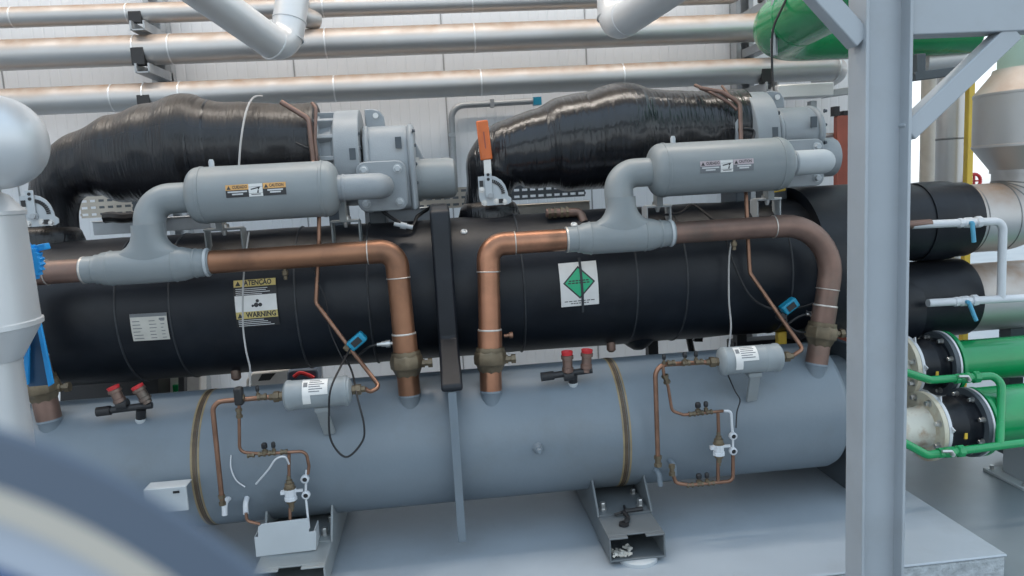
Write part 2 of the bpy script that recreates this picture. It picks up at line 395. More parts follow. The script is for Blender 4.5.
# ------------------------------------------------------------------ evaporator barrel
EY, EZ, ER = 3.85, 1.245, .358
def evaporator():
    t = thing('evaporator_barrel', 'large horizontal barrel in black rubber insulation above the grey-blue vessel', 'barrel', (0, EY, EZ-ER))
    prof = [(0, ER-.03), (.03, ER)]
    x = .03
    while x < 3.95: x += .16; prof.append((x, ER+random.uniform(-.003, .003)))
    prof += [(4.1, ER), (4.13, ER-.03)]
    mb = MB(); mb.lathe((-2.05, EY, EZ), (1, 0, 0), prof, 72); build('shell', mb, 'rubber', t)
    for px, py in ((117, 330), (172, 330), (295, 300), (368, 295), (525, 300), (638, 290), (688, 290), (793, 265)):
        X = cyl_hit(px, py, EY, EZ, ER).x
        mb = MB(); w = .013
        mb.lathe((X-w/2, EY, EZ), (1, 0, 0), [(0, ER-.004), (.003, ER+.0035), (w/2, ER+.005), (w-.003, ER+.0035), (w, ER-.004)], 72, caps=False); build('seam_tape', mb, 'rubber_seam', t)
    mb = MB(); mb.lathe((1.88, EY, EZ), (1, 0, 0), [(0, ER), (0, ER+.055), (.42, ER+.055), (.46, ER-.02)], 48); build('water_box', mb, 'rubber', t)
    # insulated plate between the halves
    mb = MB()
    outl = [(3.10, .895), (3.10, .925), (3.40, 1.07), (3.42, 1.60), (3.44, 1.655), (3.5, 1.675), (4.2, 1.675), (4.2, .895)]
    mb.prism([(y-3.5, z) for y, z in outl], (SX-.045, 3.5, 0), (0, 1, 0), (0, 0, 1), .092)
    build('insulated_plate', mb, 'rubber', t, 'black wrapped plate across the barrel', bevel=.012)
    # lower legs of the barrel seen through the gap
    for px in (652, 740): 
        p = P(px, 355, 3.95); mb = MB(); mb.box((p.x, 3.95, .66), (.055, .06, .6)); build('leg', mb, 'black', t)
    # underside bulge (drain boss)
    p = P(637, 345, 3.8); mb = MB(); mb.lathe((p.x, 3.78, .86), (0, 0, 1), [(0, .03), (.02, .06), (.06, .10), (.14, .13)], 28); build('drain_boss', mb, 'rubber', t)
    for px, py in ((611, 346), (236, 374)):
        p = P(px, py, 3.7); mb = MB(); mb.lathe((p.x, 3.7, p.z-.03), (0, 0, 1), [(0, .014), (.01, .024), (.05, .024), (.06, .02), (.16, .02)], 14); build('drain_plug', mb, 'copper_dull', t)
    # eyelets
    for px, py in ((464, 232), (574, 225)):
        h = cyl_hit(px, py, EY, EZ, ER); n = Vector((0, h.y-EY, h.z-EZ)).normalized()
        mb = MB(); mb.lathe(h-n*.002, n, [(0, .017), (.008, .016), (.011, .012), (.006, .007), (.004, .006)], 20); build('eyelet', mb, 'white', t, 'white eyelet')
    # nameplate
    S = Surf(cyl_hit(150, 327, EY, EZ, ER), EY, EZ, ER, math.radians(-.8))
    mb = MB(); patch(mb, S, -.080, -.062, .080, .064, .005); pl = build('nameplate', mb, 'paper', t, 'pale nameplate with grey print')
    mb = MB(); patch(mb, S, -.079, .049, .079, .064, .0065, .0006); build('header_strip', mb, 'ink_grey', pl)
    mb = MB()
    for i in range(6):
        v = .028-i*.016
        for (a, b) in ((-.072, -.015), (.0, .04), (.05, .07)):
            L = (b-a)*random.uniform(.5, 1); patch(mb, S, a, v, a+L, v+.0035, .0065, .0004, 1, 1)
    patch(mb, S, .045, .032, .07, .042, .0065, .0005, 1, 1)
    build('fine_print', mb, 'ink_grey', pl)
    # warning notice
    S = Surf(cyl_hit(256.5, 303, EY, EZ, ER), EY, EZ, ER, math.radians(.5))
    mb = MB(); patch(mb, S, -.098, -.108, .095, .112, .005, nv=12); wl = build('warning_notice', mb, 'black', t, 'black and yellow warning notice with white band')
    mb = MB(); patch(mb, S, -.096, .077, .092, .109, .0065, .0006); build('yellow_band', mb, 'label_yellow', wl)
    mb = MB(); patch(mb, S, -.094, -.068, .092, -.036, .0070, .0006); build('yellow_band', mb, 'label_yellow', wl)
    mb = MB(); patch(mb, S, -.094, -.036, .092, .037, .0065, .0006); build('white_band', mb, 'white', wl)
    for wd, u, v, o_, w_ in (('ATENÇÃO', .012, .093, .0076, .125), ('WARNING', .018, -.052, .0082, .135)):
        mb = MB(); words(mb, S, wd, .033, u, v, o_, w_, .0012); build('lettering', mb, 'ink', wl)
    mb = MB()
    for (u, v, r) in ((.0, -.008, .011), (.006, .010, .008), (.018, -.008, .009), (-.016, -.011, .006)):
        poly(mb, S, [(u+r*math.cos(k*PI/4), v+r*math.sin(k*PI/4)) for k in range(8)], .0079)
    build('pictogram', mb, 'ink', wl)
    for u, v in ((-.077, .082), (-.077, -.064)):
        mb = MB(); poly(mb, S, [(u-.012, v), (u+.012, v), (u, v+.023)], .0079); build('warning_triangle', mb, 'ink', wl)
    mb = MB()
    for i in range(4):
        for v0 in (.066, -.077): 
            v = v0-i*.0085
            L = random.uniform(.1, .16); patch(mb, S, -.088, v, -.088+L, v+.003, .0065, .0004, 3, 1)
    build('fine_print', mb, 'print_white', wl)
    # green diamond notice
    S = Surf(cyl_hit(579, 284, EY, EZ, ER), EY, EZ, ER, math.radians(1.2))
    mb = MB(); patch(mb, S, -.092, -.105, .092, .105, .005, nv=12); gl = build('diamond_notice', mb, 'white', t, 'white notice with green diamond')
    mb = MB()
    a = .078; diamond(mb, S, a, .0068); build('diamond_border', mb, 'ink', gl)
    mb = MB(); diamond(mb, S, .068, .0074); build('green_diamond', mb, 'label_green', gl)
    mb = MB()
    for v, w in ((.014, .05), (.003, .054)):
        for k in range(6):
            u = -w+2*w*k/6; patch(mb, S, u, v, u+w*.26, v+.006, .0078, .0004, 1, 1)
    for v, w in ((-.082, .075), (-.093, .045)):
        for k in range(7):
            u = -w+2*w*k/7; patch(mb, S, u, v, u+w*.22, v+.004, .0066, .0004, 1, 1)
    build('fine_print', mb, 'ink', gl)['kind'] = 'stuff'
    mb = MB(); 
    patch(mb, S, .006, -.14, .018, .125, .0085, .002, 1, 10); build('strap', mb, 'rubber_seam', gl, 'dark strip across the notice')
    return t
evap = evaporator()

# ------------------------------------------------------------------ copper discharge lines
KY = 3.36; KZ = 1.492; KR = .0505
def valve_and_nozzle(t, top, base):
    """brass valve body and the painted nozzle where the line enters the vessel"""
    d = (base-top).normalized(); L = (base-top).length
    mb = MB()
    mb.lathe(top+d*(L-.215), d, [(0, KR+.004), (.012, KR+.012), (.03, KR+.022), (.05, KR+.026), (.08, KR+.024), (.085, KR+.016), (.105, KR+.008), (.12, KR+.0), (.125, KR-.01)], 8)
    v = build('valve_body', mb, 'brass', t, 'brass valve body', bevel=.004, angle=60)
    mb = MB(); mb.lathe(top+d*(L-.21), d, [(0, KR+.014), (.016, KR+.016), (.028, KR+.013)], 32, caps=False); build('wire_ring', mb, 'brass', v)
    side = Vector((1, 0, 0))
    mb = MB(); mb.lathe(top+d*(L-.15)+side*(KR+.01), side, [(0, .02), (.02, .02), (.02, .014), (.035, .014), (.035, .022), (.055, .022)], 6); build('side_plug', mb, 'brass', v)
    mb = MB(); mb.lathe(base-d*.028, d, [(0, KR-.006), (.006, KR-.001), (.022, KR+.001), (.03, KR-.004), (.10, KR-.004)], 32); build('nozzle', mb, 'vessel', t, 'painted vessel nozzle')
def ring_at(t, p, d, r, w=.008, mat='solder', name='solder_ring'):
    d = Vector(d).normalized(); mb = MB(); mb.lathe(Vector(p)-d*w/2, d, [(0, r-.003), (0, r+.0015), (w*.3, r+.003), (w*.7, r+.003), (w, r+.0015), (w, r-.003)], 32, caps=False); return build(name, mb, mat, t)
def copper_line(label, start, corner, base, mat='copper', bend=.075, rings=True, neck=True):
    t = thing('copper_line', label, 'copper pipe', base)
    L = (base-corner)
    d = L.normalized(); stop = base-d*.01
    mb = MB(); mb.tube([start, corner, stop], KR, 28, bend, 10); build('pipe', mb, mat, t)
    hd = (corner-start).normalized()
    if rings:
        arc = rounded([start, corner, stop], bend, 10)[1:-1]; a0, a1 = arc[0]-hd*.05, arc[-1]+d*.05
        mb = MB(); mb.tube([a0]+arc+[a1], KR+.0025, 28); build('elbow', mb, mat, t)
        ring_at(t, a0, hd, KR+.001, .005); ring_at(t, a1, d, KR+.001, .005)
        q = base-d*.29; ring_at(t, q, d, KR+.002, .009)
        mb = MB(); mb.lathe(q, d, [(0, KR), (.004, KR+.005), (.08, KR+.005)], 28, caps=False); build('sleeve', mb, mat, t)
    valve_and_nozzle(t, corner, base)
    return t
b1 = cyl_hit(410, 397, CY, CZ, CR); b2 = cyl_hit(491, 393, CY, CZ, CR); b3 = cyl_hit(816, 366, CY, CZ, CR); b0 = cyl_hit(50, 422, CY, CZ, CR)
c1 = P(396, 253, KY); c1.z = KZ; c2 = P(488, 244, KY); c2.z = KZ; c3 = P(838, 222, KY); c3.z = KZ; c0 = P(14, 271, KY); c0.z = KZ
tl0 = P(90, 268, KY).x; tl1 = P(205, 262, KY).x; tr0 = P(572, 241, KY).x; tr1 = P(668, 233, KY).x
copper_line('brown copper pipe entering the vessel behind the white vertical pipe', Vector((tl0-.0, KY, KZ)), c0, b0, 'copper_dull')
copper_line('brown copper pipe running right from the left grey tee and bending down into the vessel', Vector((tl1, KY, KZ)), c1, b1)
copper_line('bright copper pipe bending down beside the black plate to the right half of the vessel', Vector((tr0, KY, KZ)), c2, b2, 'copper_new')
copper_line('dull brown copper pipe sweeping down in a wide bend beside the steel column', Vector((tr1, KY, KZ)), c3, b3, 'copper_dull', bend=.22)

# ------------------------------------------------------------------ discharge mufflers with tee
MY, MZ, MR = 3.42, 1.782, .123
def muffler(label, x0, x1, tx, t0, t1, lab, hot):
    """x0..x1 capsule, tx riser of the tee, t0..t1 ends of the tee on the copper line"""
    t = thing('discharge_muffler', label, 'muffler', (tx, MY, KZ-.07))
    L = x1-x0; e = .055
    prof = [(e*(1-math.cos(a)), MR*(.34+.66*math.sin(a)**.8) if a > 0 else MR*.34) for a in [k*PI/2/8 for k in range(9)]]
    prof = prof+[(L-t_, r) for t_, r in prof[::-1]]
    mb = MB(); mb.lathe((x0, MY, MZ), (1, 0, 0), prof, 56); build('shell', mb, 'muffler', t)
    for x in (x0+e+.012, x1-e-.012):
        mb = MB(); mb.lathe((x-.008, MY, MZ), (1, 0, 0), [(0, MR-.003), (.003, MR+.003), (.013, MR+.003), (.016, MR-.003)], 56, caps=False); build('weld_ring', mb, 'muffler', t)
    # lifting lug
    mb = MB(); mb.lathe((x0+.115, MY-.01, MZ+MR-.01), (0, 0, 1), [(0, .012), (.03, .012), (.04, .008)], 12); build('lug', mb, 'light_grey', t)
    # elbow from shell down into tee
    er = .066
    pts = rounded([(x0+.03, MY, MZ-.005), (tx+.0, MY, MZ-.005), (tx, KY, KZ+.05), (tx, KY, KZ)], .19, 14)
    mb = MB(); mb.tube(pts, er, 36); build('elbow', mb, 'muffler', t)
    # tee body
    w = t1-t0
    mb = MB(); prof = [(0, .054), (.0, .058), (.05, .058), (.055, .063), (.07, .063), (w*.16, .070), (w*.22, .074), (w*.225, .077), (w*.235, .074), (w*.5, .075), (w*.72, .074), (w*.725, .077), (w*.735, .074), (w*.78, .074), (w*.84, .066), (w*.86, .062), (w-.035, .061), (w-.03, .058), (w, .056)]
    mb.lathe((t0, KY, KZ), (1, 0, 0), prof, 40); build('tee', mb, 'muffler', t)
    # smooth root of the riser
    mb = MB(); mb.lathe((tx, KY, KZ), (0, 0, 1), [(.0, .16), (.060, .150), (.073, .118), (.088, .094), (.11, .077), (.14, er+.001), (.18, er)], 40, caps=False)
    # flatten the flare across the tee
    for v in mb.bm.verts: v.co.y = KY+(v.co.y-KY)*min(1, (er+.002)/max(1e-6, math.hypot(v.co.x-tx, v.co.y-KY)))
    build('saddle', mb, 'muffler', t)
    ring_at(t, (t1-.014, KY, KZ), (1, 0, 0), .060, .012, 'light_grey', 'painted_ring')
    ring_at(t, (t1-.062, KY, KZ), (1, 0, 0), .062, .010, 'muffler', 'painted_ring')
    ring_at(t, (t0+.006, KY, KZ), (1, 0, 0), .056, .010, 'solder', 'solder_ring')
    # warning sticker on the shell: its own lettering
    S = Surf(lab, MY, MZ, MR, math.radians(.4)); a = .125
    mb = MB(); patch(mb, S, -a, -.026, a, .027, .001, .001, 4, 4); st = build('warning_sticker', mb, 'ink' if hot == 'label_orange' else 'ink_grey', t, 'dark warning sticker with pictogram')
    for u0, u1 in ((-a, -.03), (.03, a)):
        mb = MB(); patch(mb, S, u0, .004, u1, .027, .0021, .0005, 2, 2); build('header', mb, hot, st)
    mb = MB(); patch(mb, S, -.03, -.026, .028, .027, .0021, .0006, 2, 2); build('pictogram_panel', mb, 'white', st)
    for wd, u, w_ in (('CUIDADO', -.066, .062), ('CAUTION', .086, .06)):
        mb = MB(); words(mb, S, wd, .018, u, .0155, .0031, w_, .0005); build('lettering', mb, 'ink', st)
    mb = MB()
    patch(mb, S, -.02, -.019, .02, -.016, .0030, .0004, 1, 1)
    poly(mb, S, [(-.022, .006), (.018, .014), (.018, .009), (-.020, .001)], .0032); poly(mb, S, [(.010, .012), (.016, .012), (.010, -.012), (.004, -.012)], .0032)
    build('pictogram', mb, 'ink', st)
    for u in (-.112, .043):
        mb = MB(); poly(mb, S, [(u-.009, .007), (u+.009, .007), (u, .023)], .0031); build('warning_triangle', mb, 'ink', st)
    mb = MB()
    for (u, v, w_) in ((-.077, -.003, .08), (-.077, -.013, .045), (.08, -.003, .065), (.08, -.012, .045)):
        patch(mb, S, u-w_/2, v-.003, u+w_/2, v+.003, .0021, .0004, 3, 1)
    build('fine_print', mb, 'print_white', st)
    return t
def hitM(px, py): return cyl_hit(px, py, MY, MZ, MR)
m1x0, m1x1 = P(188, 193, MY).x, P(339, 187, MY).x
m2x0, m2x1 = P(649, 175, MY).x, P(789, 166, MY).x
muffler('grey capsule muffler with orange headed warning sticker, joining the left copper line', m1x0, m1x1, P(152, 222, MY).x, tl0-.03, tl1+.025, hitM(256, 190), 'label_orange')
muffler('grey capsule muffler with faded pale warning sticker, joining the right copper line', m2x0, m2x1, P(618, 205, MY).x, tr0-.03, tr1+.025, hitM(727, 166), 'label_pink')

# ------------------------------------------------------------------ compressors
QY = 3.93
def compressor(label, gx, outlet_from, ribs=True, can=1.):
    """gx: station of the face where the housing meets the insulated line; housing runs to +X"""
    t = thing('screw_compressor', label, 'compressor', (gx, QY, 1.62))
    A = lambda px, py, Y=QY: P(px, py, Y)
    zc = 1.912
    # front bell: flange + tapering bell
    mb = MB(); mb.lathe((gx, QY, zc+.02), (1, 0, 0), [(0, .215), (.03, .22), (.035, .19), (.09, .20), (.10, .225), (.105, .24), (.225, .24), (.23, .20)], 40)
    build('bell_housing', mb, 'compressor', t, bevel=.004)
    for k in range(7 if ribs else 0):
        a = math.radians(100+k*27); mb = MB()
        c = Vector((gx+0.074, QY+math.cos(a)*.2, zc+.02+math.sin(a)*.2)); rot = Matrix.Rotation(a, 3, 'X')
        mb.box(c, (.13, .07, .022), rot); build('rib', mb, 'compressor', t, bevel=.004)
    # rotor housing
    sec = [(-.19, -.25), (-.21, -.05), (-.19, .10), (-.13, .165), (.13, .165), (.19, .10), (.19, -.25)]
    if not ribs:                              # rounder housing, as far as the muffler lets one see
        sec = [(.175*math.cos(k*PI/12)-.02, .03+.14*math.sin(k*PI/12)) for k in range(24)]
    mb = MB()
    mb.prism(sec, (gx+0.249, QY, zc), (0, 1, 0), (0, 0, 1), .222); build('rotor_housing', mb, 'compressor', t, bevel=.03, bseg=4)
    mb = MB(); sec2 = [(y*1.06, z*1.03) for y, z in sec]
    mb.prism(sec2, (gx+0.456, QY, zc), (0, 1, 0), (0, 0, 1), .035); build('end_flange', mb, 'compressor', t, bevel=.02, bseg=3)
    mb = MB(); mb.prism(sec2, (gx+0.240, QY, zc), (0, 1, 0), (0, 0, 1), .03); build('joint_flange', mb, 'compressor', t, bevel=.02, bseg=3)
    for z in (.13, .06, -.03, -.12):
        bolt(t, (gx+0.484, QY-.185, zc+z), (1, 0, 0), .008, .012, 'dark_plate'); bolt(t, (gx+0.235, QY-.20, zc+z), (-1, 0, 0), .008, .012, 'dark_plate')
    # triangular end gusset
    mb = MB(); mb.prism([(0, .12), (.085, -.06), (.085, -.16), (0, -.16)], (gx+0.477, QY+.02, zc), (1, 0, 0), (0, 0, 1), .03); build('gusset', mb, 'compressor', t, bevel=.008)
    # motor can
    mb = MB(); mb.lathe((gx+0.477, QY-.06, zc-.105), (1, 0, 0), [(x_*can, r_) for x_, r_ in ((0, .112), (.03, .112), (.03, .103), (.18, .103), (.20, .096), (.213, .075), (.218, .0))], 40); build('slide_cylinder', mb, 'muffler' if ribs else 'compressor', t)  # right can gets a lighter paint that stands in for stronger light
    # lifting lug
    mb = MB(); mb.prism([(-.05, 0), (.05, 0), (.045, .06), (.025, .09), (-.01, .10), (-.05, .10)], (gx+0.299, QY+.0, zc+.16), (1, 0, 0), (0, 0, 1), .03); lg = build('lifting_lug', mb, 'compressor', t, bevel=.006)
    mb = MB(); mb.lathe((gx+0.304, QY-.034, zc+.225), (0, -1, 0), [(0, .014), (.005, .014)], 18); build('hole', mb, 'white', lg, 'white disc painted as light in the hole')  # no opening cut: brightness behind the lug painted as a white disc
    # small black plates
    for (x, z, yy) in ((gx+0.195, zc+.03, QY-.235), (gx+0.415, zc+.075, QY-.21)):
        mb = MB(); mb.box((x, yy, z), (.03, .012, .055)); build('dark_plate', mb, 'dark_plate', t)
    # outlet flange and pipe to muffler
    ox = outlet_from; oz = MZ-.0
    oy = QY-.24
    mb = MB(); fl = []
    for sx, sy in ((1, 1), (-1, 1), (-1, -1), (1, -1)):
        for k in range(5):
            a = math.atan2(sy, sx)-PI/4+k*PI/8; fl.append((sx*.075+.045*math.cos(a), sy*.075+.045*math.sin(a)))
    mb.prism(fl, (ox, oy+.02, oz), (1, 0, 0), (0, 0, 1), .03); f = build('outlet_flange', mb, 'compressor', t, bevel=.006)
    for sx in (-1, 1):
        for sz in (-1, 1): bolt(f, (ox+sx*.08, oy-.01, oz+sz*.08), (0, -1, 0), .016, .018, 'light_grey')
    return t, ox, oy, oz
g1, g2 = P(318, 150, QY).x, P(720, 130, QY).x
for gx, pxo, pyo, mx1, lab in ((g1, 382, 186, m1x1, 'grey cast screw compressor with four bolt outlet flange, behind the left muffler'), (g2, 802, 163, m2x1, 'pale grey cast screw compressor beside the steel column, behind the right muffler')):
    ox = P(pxo, pyo, QY-.25).x
    t, ox, oy, oz = compressor(lab, gx, ox, gx < 0, 1. if gx < 0 else .62)
    mb = MB(); mb.tube([(mx1-.01, MY, MZ), (ox, MY, MZ), (ox, oy+.01, oz)], .058, 30, .075, 12); build('outlet_elbow', mb, 'light_grey' if gx > 0 else 'compressor', t)
    ring_at(t, (mx1+.02, MY, MZ), (1, 0, 0), .058, .012, 'compressor', 'weld_ring')
    for x in (gx+.08, gx+.28):
        mb = MB(); mb.box((x, QY, 1.645), (.08, .22, .14)); build('foot', mb, 'dark_plate', t, bevel=.005)

# ------------------------------------------------------------------ insulated suction lines
def suction(label, path, radii, mat='film'):
    t = thing('suction_line', label, 'insulated pipe', path[-1])
    sp = spline(path, 10); rr = []
    n = len(path)-1
    for i in range(len(sp)):
        f = i/10; k = min(int(f), n-1); u = f-k
        u = u*u*(3-2*u)
        rr.append((radii[k]*(1-u)+radii[k+1]*u))
    mb = MB(); mb.ring_sweep(sp, rr, 64)
    rnd = random.Random(len(label))
    waves = [(rnd.uniform(15, 60), rnd.uniform(-2, 2), rnd.uniform(0, 6), rnd.uniform(.0004, .0014)) for _ in range(7)]
    for i, v in enumerate(mb.bm.verts):
        ring = i//64; c = sp[min(ring, len(sp)-1)]; d = v.co-c
        if d.length < 1e-6: continue
        a = math.atan2(d.z, d.y); h = sum(A*math.sin(F*v.co.x+K*a+ph) for F, K, ph, A in waves)
        v.co += d.normalized()*h
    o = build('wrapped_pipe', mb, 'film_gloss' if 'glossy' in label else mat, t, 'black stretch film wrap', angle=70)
    sub = o.modifiers.new('sub', 'SUBSURF'); sub.levels = 1; sub.render_levels = 1
    return t, sp, rr
sy = 3.95
A = lambda px, py: P(px, py, sy)
t1, sp1, rr1 = suction('black wrapped suction pipe tapering left from the left compressor, bending down behind the white dome',
    [A(322, 147), A(290, 149), A(240, 149), A(208, 150), A(190, 150), A(160, 154), A(120, 159), A(88, 164), A(62, 180), A(53, 207), A(50, 262)],
    [.225, .225, .23, .25, .275, .252, .215, .165, .13, .112, .15])
t2, sp2, rr2 = suction('glossy black wrapped suction pipe bulging left of the right compressor, bending down beside orange lever',
    [A(742, 132), A(720, 133), A(680, 134), A(652, 135), A(622, 137), A(590, 141), A(562, 145), A(540, 149), A(512, 155), A(496, 168), A(489, 190), A(489, 221)],
    [.225, .225, .222, .24, .282, .255, .245, .205, .185, .165, .12, .15])
for t, (px, py) in ((t1, (52, 250)), (t2, (489, 213))):
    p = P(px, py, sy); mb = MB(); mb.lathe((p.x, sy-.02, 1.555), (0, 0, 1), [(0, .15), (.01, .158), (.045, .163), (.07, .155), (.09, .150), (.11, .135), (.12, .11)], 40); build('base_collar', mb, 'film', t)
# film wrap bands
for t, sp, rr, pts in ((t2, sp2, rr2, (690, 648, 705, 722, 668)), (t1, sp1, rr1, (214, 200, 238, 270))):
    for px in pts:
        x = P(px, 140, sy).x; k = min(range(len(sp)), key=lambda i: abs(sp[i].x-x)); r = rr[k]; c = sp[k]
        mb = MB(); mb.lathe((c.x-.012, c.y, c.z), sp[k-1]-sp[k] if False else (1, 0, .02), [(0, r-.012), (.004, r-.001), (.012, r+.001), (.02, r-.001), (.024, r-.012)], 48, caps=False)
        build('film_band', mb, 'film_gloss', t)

# lever valves with graduated quadrant
def lever_valve(label, px, py, with_lever):
    Y = 3.74
    t = thing('lever_valve', label, 'valve lever', P(px, py, Y))
    o = P(px, py, Y); k = Y/FPX
    # plate outline about the pivot: x right, z up
    out = [(-11, 19), (-3, 19.5), (2, 19.5), (7, 18), (12, 14.5), (15.5, 9.5), (17.5, 3), (18, -1), (21, -3.5), (21, -7.5), (17.5, -9.5), (-3, -10), (-7.5, -8.5), (-10, -5), (-11, 0)]
    V = lambda x, y, z: o+Vector((x*k, y, z*k))
    mb = MB(); mb.prism([(x*k, z*k) for x, z in out], o, (1, 0, 0), (0, 0, 1), .006); q = build('quadrant_plate', mb, 'light_grey', t, 'pale steel quadrant')
    mb = MB()
    for a in range(4, 80, 8):
        c, s_ = math.cos(math.radians(a)), math.sin(math.radians(a)); rot = Matrix.Rotation(-math.radians(a), 3, 'Y')
        mb.box(V(13.2*c, -.008, 1+13.2*s_), (.017, .005, .007), rot)
    build('notch', mb, 'black', q)
    mb = MB(); mb.lathe(o+Vector((0, -.004, 0)), (0, -1, 0), [(0, .020), (.008, .020), (.008, .012), (.02, .012)], 20); build('pivot', mb, 'galv', t)
    for dx, dz in ((-8, 6), (6, -6), (-6, -7), (14, -7)): bolt(t, V(dx, -.006, dz), (0, -1, 0), .011, .008, 'steel')
    mb = MB(); mb.box(V(10.5, -.009, -6), (.022, .006, .022)); build('dark_tag', mb, 'black', t)
    mb = MB(); mb.box(V(-8, -.009, 12), (.018, .006, .03)); build('dark_tag', mb, 'black', t)
    lv = MB(); lv.box(V(-1, -.012, 11), (.036, .008, 26*k)); l = build('lever', lv, 'light_grey', t, bevel=.002)
    mb = MB()
    for dz in (16, 20.5): mb.lathe(V(-1, -.016, dz), (0, -1, 0), [(0, .008), (.002, .008)], 10)
    build('hole', mb, 'black', l)
    if with_lever:
        lv = MB(); lv.box(V(-1, -.012, 29), (.036, .012, 15*k)); build('shank', lv, 'steel', l)
        lv = MB(); lv.bar(V(-1.5, -.014, 35), V(-4, -.014, 73), .030, .058, up=(1, 0, 0)); build('grip', lv, 'orange', l, 'orange plastic grip', bevel=.006)
        lv = MB(); lv.bar(V(-2, -.0300, 46), V(-3, -.0300, 62), .003, .006, up=(1, 0, 0)); build('raised_line', lv, 'red_brown', l)
    # stem into the wrapped pipe behind
    mb = MB(); mb.lathe(o, (0, 1, 0), [(0, .02), (.14, .02)], 14); build('stem', mb, 'steel', t)
    return t
lever_valve('valve quadrant with upright orange lever on the right black suction pipe', 490, 195.5, True)
lever_valve('pale valve quadrant with short bare lever on the left suction pipe beside the white dome', 35, 216, False)

# ------------------------------------------------------------------ muffler support brackets
def support(label, px0, px1, py, mpx):
    Y = 3.60
    p = P((px0+px1)/2, py, Y); w = P(px1, py, Y).x-P(px0, py, Y).x
    z1 = p.z; z0 = EZ+math.sqrt(max(.001, (ER)**2-(EY-Y)**2))-.01 if abs(EY-Y) < ER else EZ+.02
    z0 = min(z0, z1-.08)
    t = thing('muffler_bracket', label, 'bracket', (p.x, Y, z0))
    mb = MB()
    mb.box((p.x, Y, z1), (w, .07, .012))
    for s in (-1, 1): mb.box((p.x+s*(w/2-.004), Y+.02, (z0+z1)/2), (.008, .09, z1-z0))
    build('channel', mb, 'light_grey' if 'thin' in label else 'muffler', t, bevel=.004)
    mb = MB(); mb.lathe((p.x, Y, z1-.03), (0, 0, 1), [(0, .008), (.02, .014), (.03, .014), (.034, .026), (.05, .026), (.056, .014), (.08, .012)], 12); build('mounting_bolt', mb, 'steel', t)
    mb = MB(); mb.box((p.x-.005, Y-.03, z1+.045), (.03, .06, .09)); build('tab', mb, 'muffler', t)
support('grey U-shaped bracket under the left end of the left muffler', 205, 243, 229, 0)
support('grey U-shaped bracket under the right end of the left muffler', 331, 360, 221, 0)
support('thin grey U-shaped bracket under the left end of the right muffler', 645, 670, 206, 0)
support('thin grey U-shaped bracket under the right end of the right muffler', 755, 779, 199, 0)
def PZ(px, py, z):
    d = ray(px, py); return CAM + d*((z-CAM.z)/d.z)
SLAB = .122
# ------------------------------------------------------------------ mounting feet
def foot(label, X0, X1, Yf, Yb, pl, mat):
    t = thing('mounting_foot', label, 'machine foot', ((X0+X1)/2, (Yf+Yb)/2, SLAB))
    z0, z1 = SLAB+.018, SLAB+.125
    w = X1-X0; xc = (X0+X1)/2; th = .008
    mb = MB()
    mb.box((xc, (Yf+Yb)/2, z0+th/2), (w, Yb-Yf, th))
    # top with a notch at the open end
    mb.box((xc, (Yf+.03+Yb)/2, z1-th/2), (w, Yb-Yf-.03, th)); mb.box((X0+w*.17, Yf+.015, z1-th/2), (w*.34, .03, th)); mb.box((X1-w*.17, Yf+.015, z1-th/2), (w*.34, .03, th))
    for x in (X0+th/2, X1-th/2): mb.box((x, (Yf+Yb)/2, (z0+z1)/2), (th, Yb-Yf, z1-z0-.001))
    build('box_beam', mb, mat, t, bevel=.003)
    mb = MB(); mb.box((xc, (Yf+Yb)/2+.25, (z0+z1)/2), (w-.02, .01, z1-z0-.02)); build('inner_web', mb, 'black', t)
    mb = MB(); mb.lathe((xc+.01, Yf+.045, SLAB-.001), (0, 0, 1), [(0, .085), (.016, .085), (.0195, .08)], 28); build('pad', mb, 'light_grey', t, 'pale round levelling pad')
    # cradle plates up to the vessel
    g0 = Yf+.21
    for x in (X0-.004, X1+.004-.008):
        mb = MB(); mb.prism([(g0, z1), (g0+.01, z1+.03), (3.29, z1+.17), (3.75, z1+.12), (3.75, z1)], (x, 0, 0), (0, 1, 0), (0, 0, 1), .010)
        build('gusset', mb, mat, t, bevel=.002)
    mb = MB(); mb.box((xc, (g0+3.75)/2, z1+.005), (w-.012, 3.75-g0, .009)); build('cradle_plate', mb, mat, t)
    for x in (X0+.035, X1-.035): bolt(t, (x, g0+.06, z1+.009), (0, 0, 1), .014, .03, 'steel')
    bolt(t, (X1-.03, g0+.2, z1+.009), (0, 0, 1), .012, .02, 'steel')
    return t, z1, g0
a = PZ(610, 563, SLAB+.018); b = PZ(666, 557, SLAB+.018)
fy = (a.y+b.y)/2
t, z1, g0 = foot('grey box beam foot with open black end under the right half of the vessel', a.x, b.x, fy, 3.95, 0, 'foot')
xm = (a.x+b.x)/2
mb = MB(); rr = random.Random(3)
for i in range(26):
    x = a.x+.02+rr.random()*.09; y = fy+.012+rr.random()*.07
    mb.box((x, y, SLAB+.034+rr.random()*.012), (rr.uniform(.008, .02), rr.uniform(.008, .02), .010), Matrix.Rotation(rr.random()*3, 3, 'Z') @ Matrix.Rotation(rr.random(), 3, 'X'))
o = build('rubble', mb, 'paper', None, smooth=False); finish(o, 'pale crumbs of mortar lying inside the open end of the right foot', 'rubble', None, 'stuff')
mb = MB(); mb.tube(spline([(xm-.03, g0-.10, z1+.012), (xm-.0, g0-.06, z1+.014), (xm-.005, g0-.01, z1+.02), (xm+.03, g0+.0, z1+.02), (xm+.085, g0+.008, z1+.02)], 5), .010, 8); mb.tube(spline([(xm-.05, g0-.01, z1+.012), (xm, g0+.0, z1+.02), (xm+.01, g0+.05, z1+.02)], 4), .006, 8)
mb.lathe((xm-.03, g0-.10, z1+.001), (0, 0, 1), [(0, .022), (.012, .022), (.012, .012)], 14)
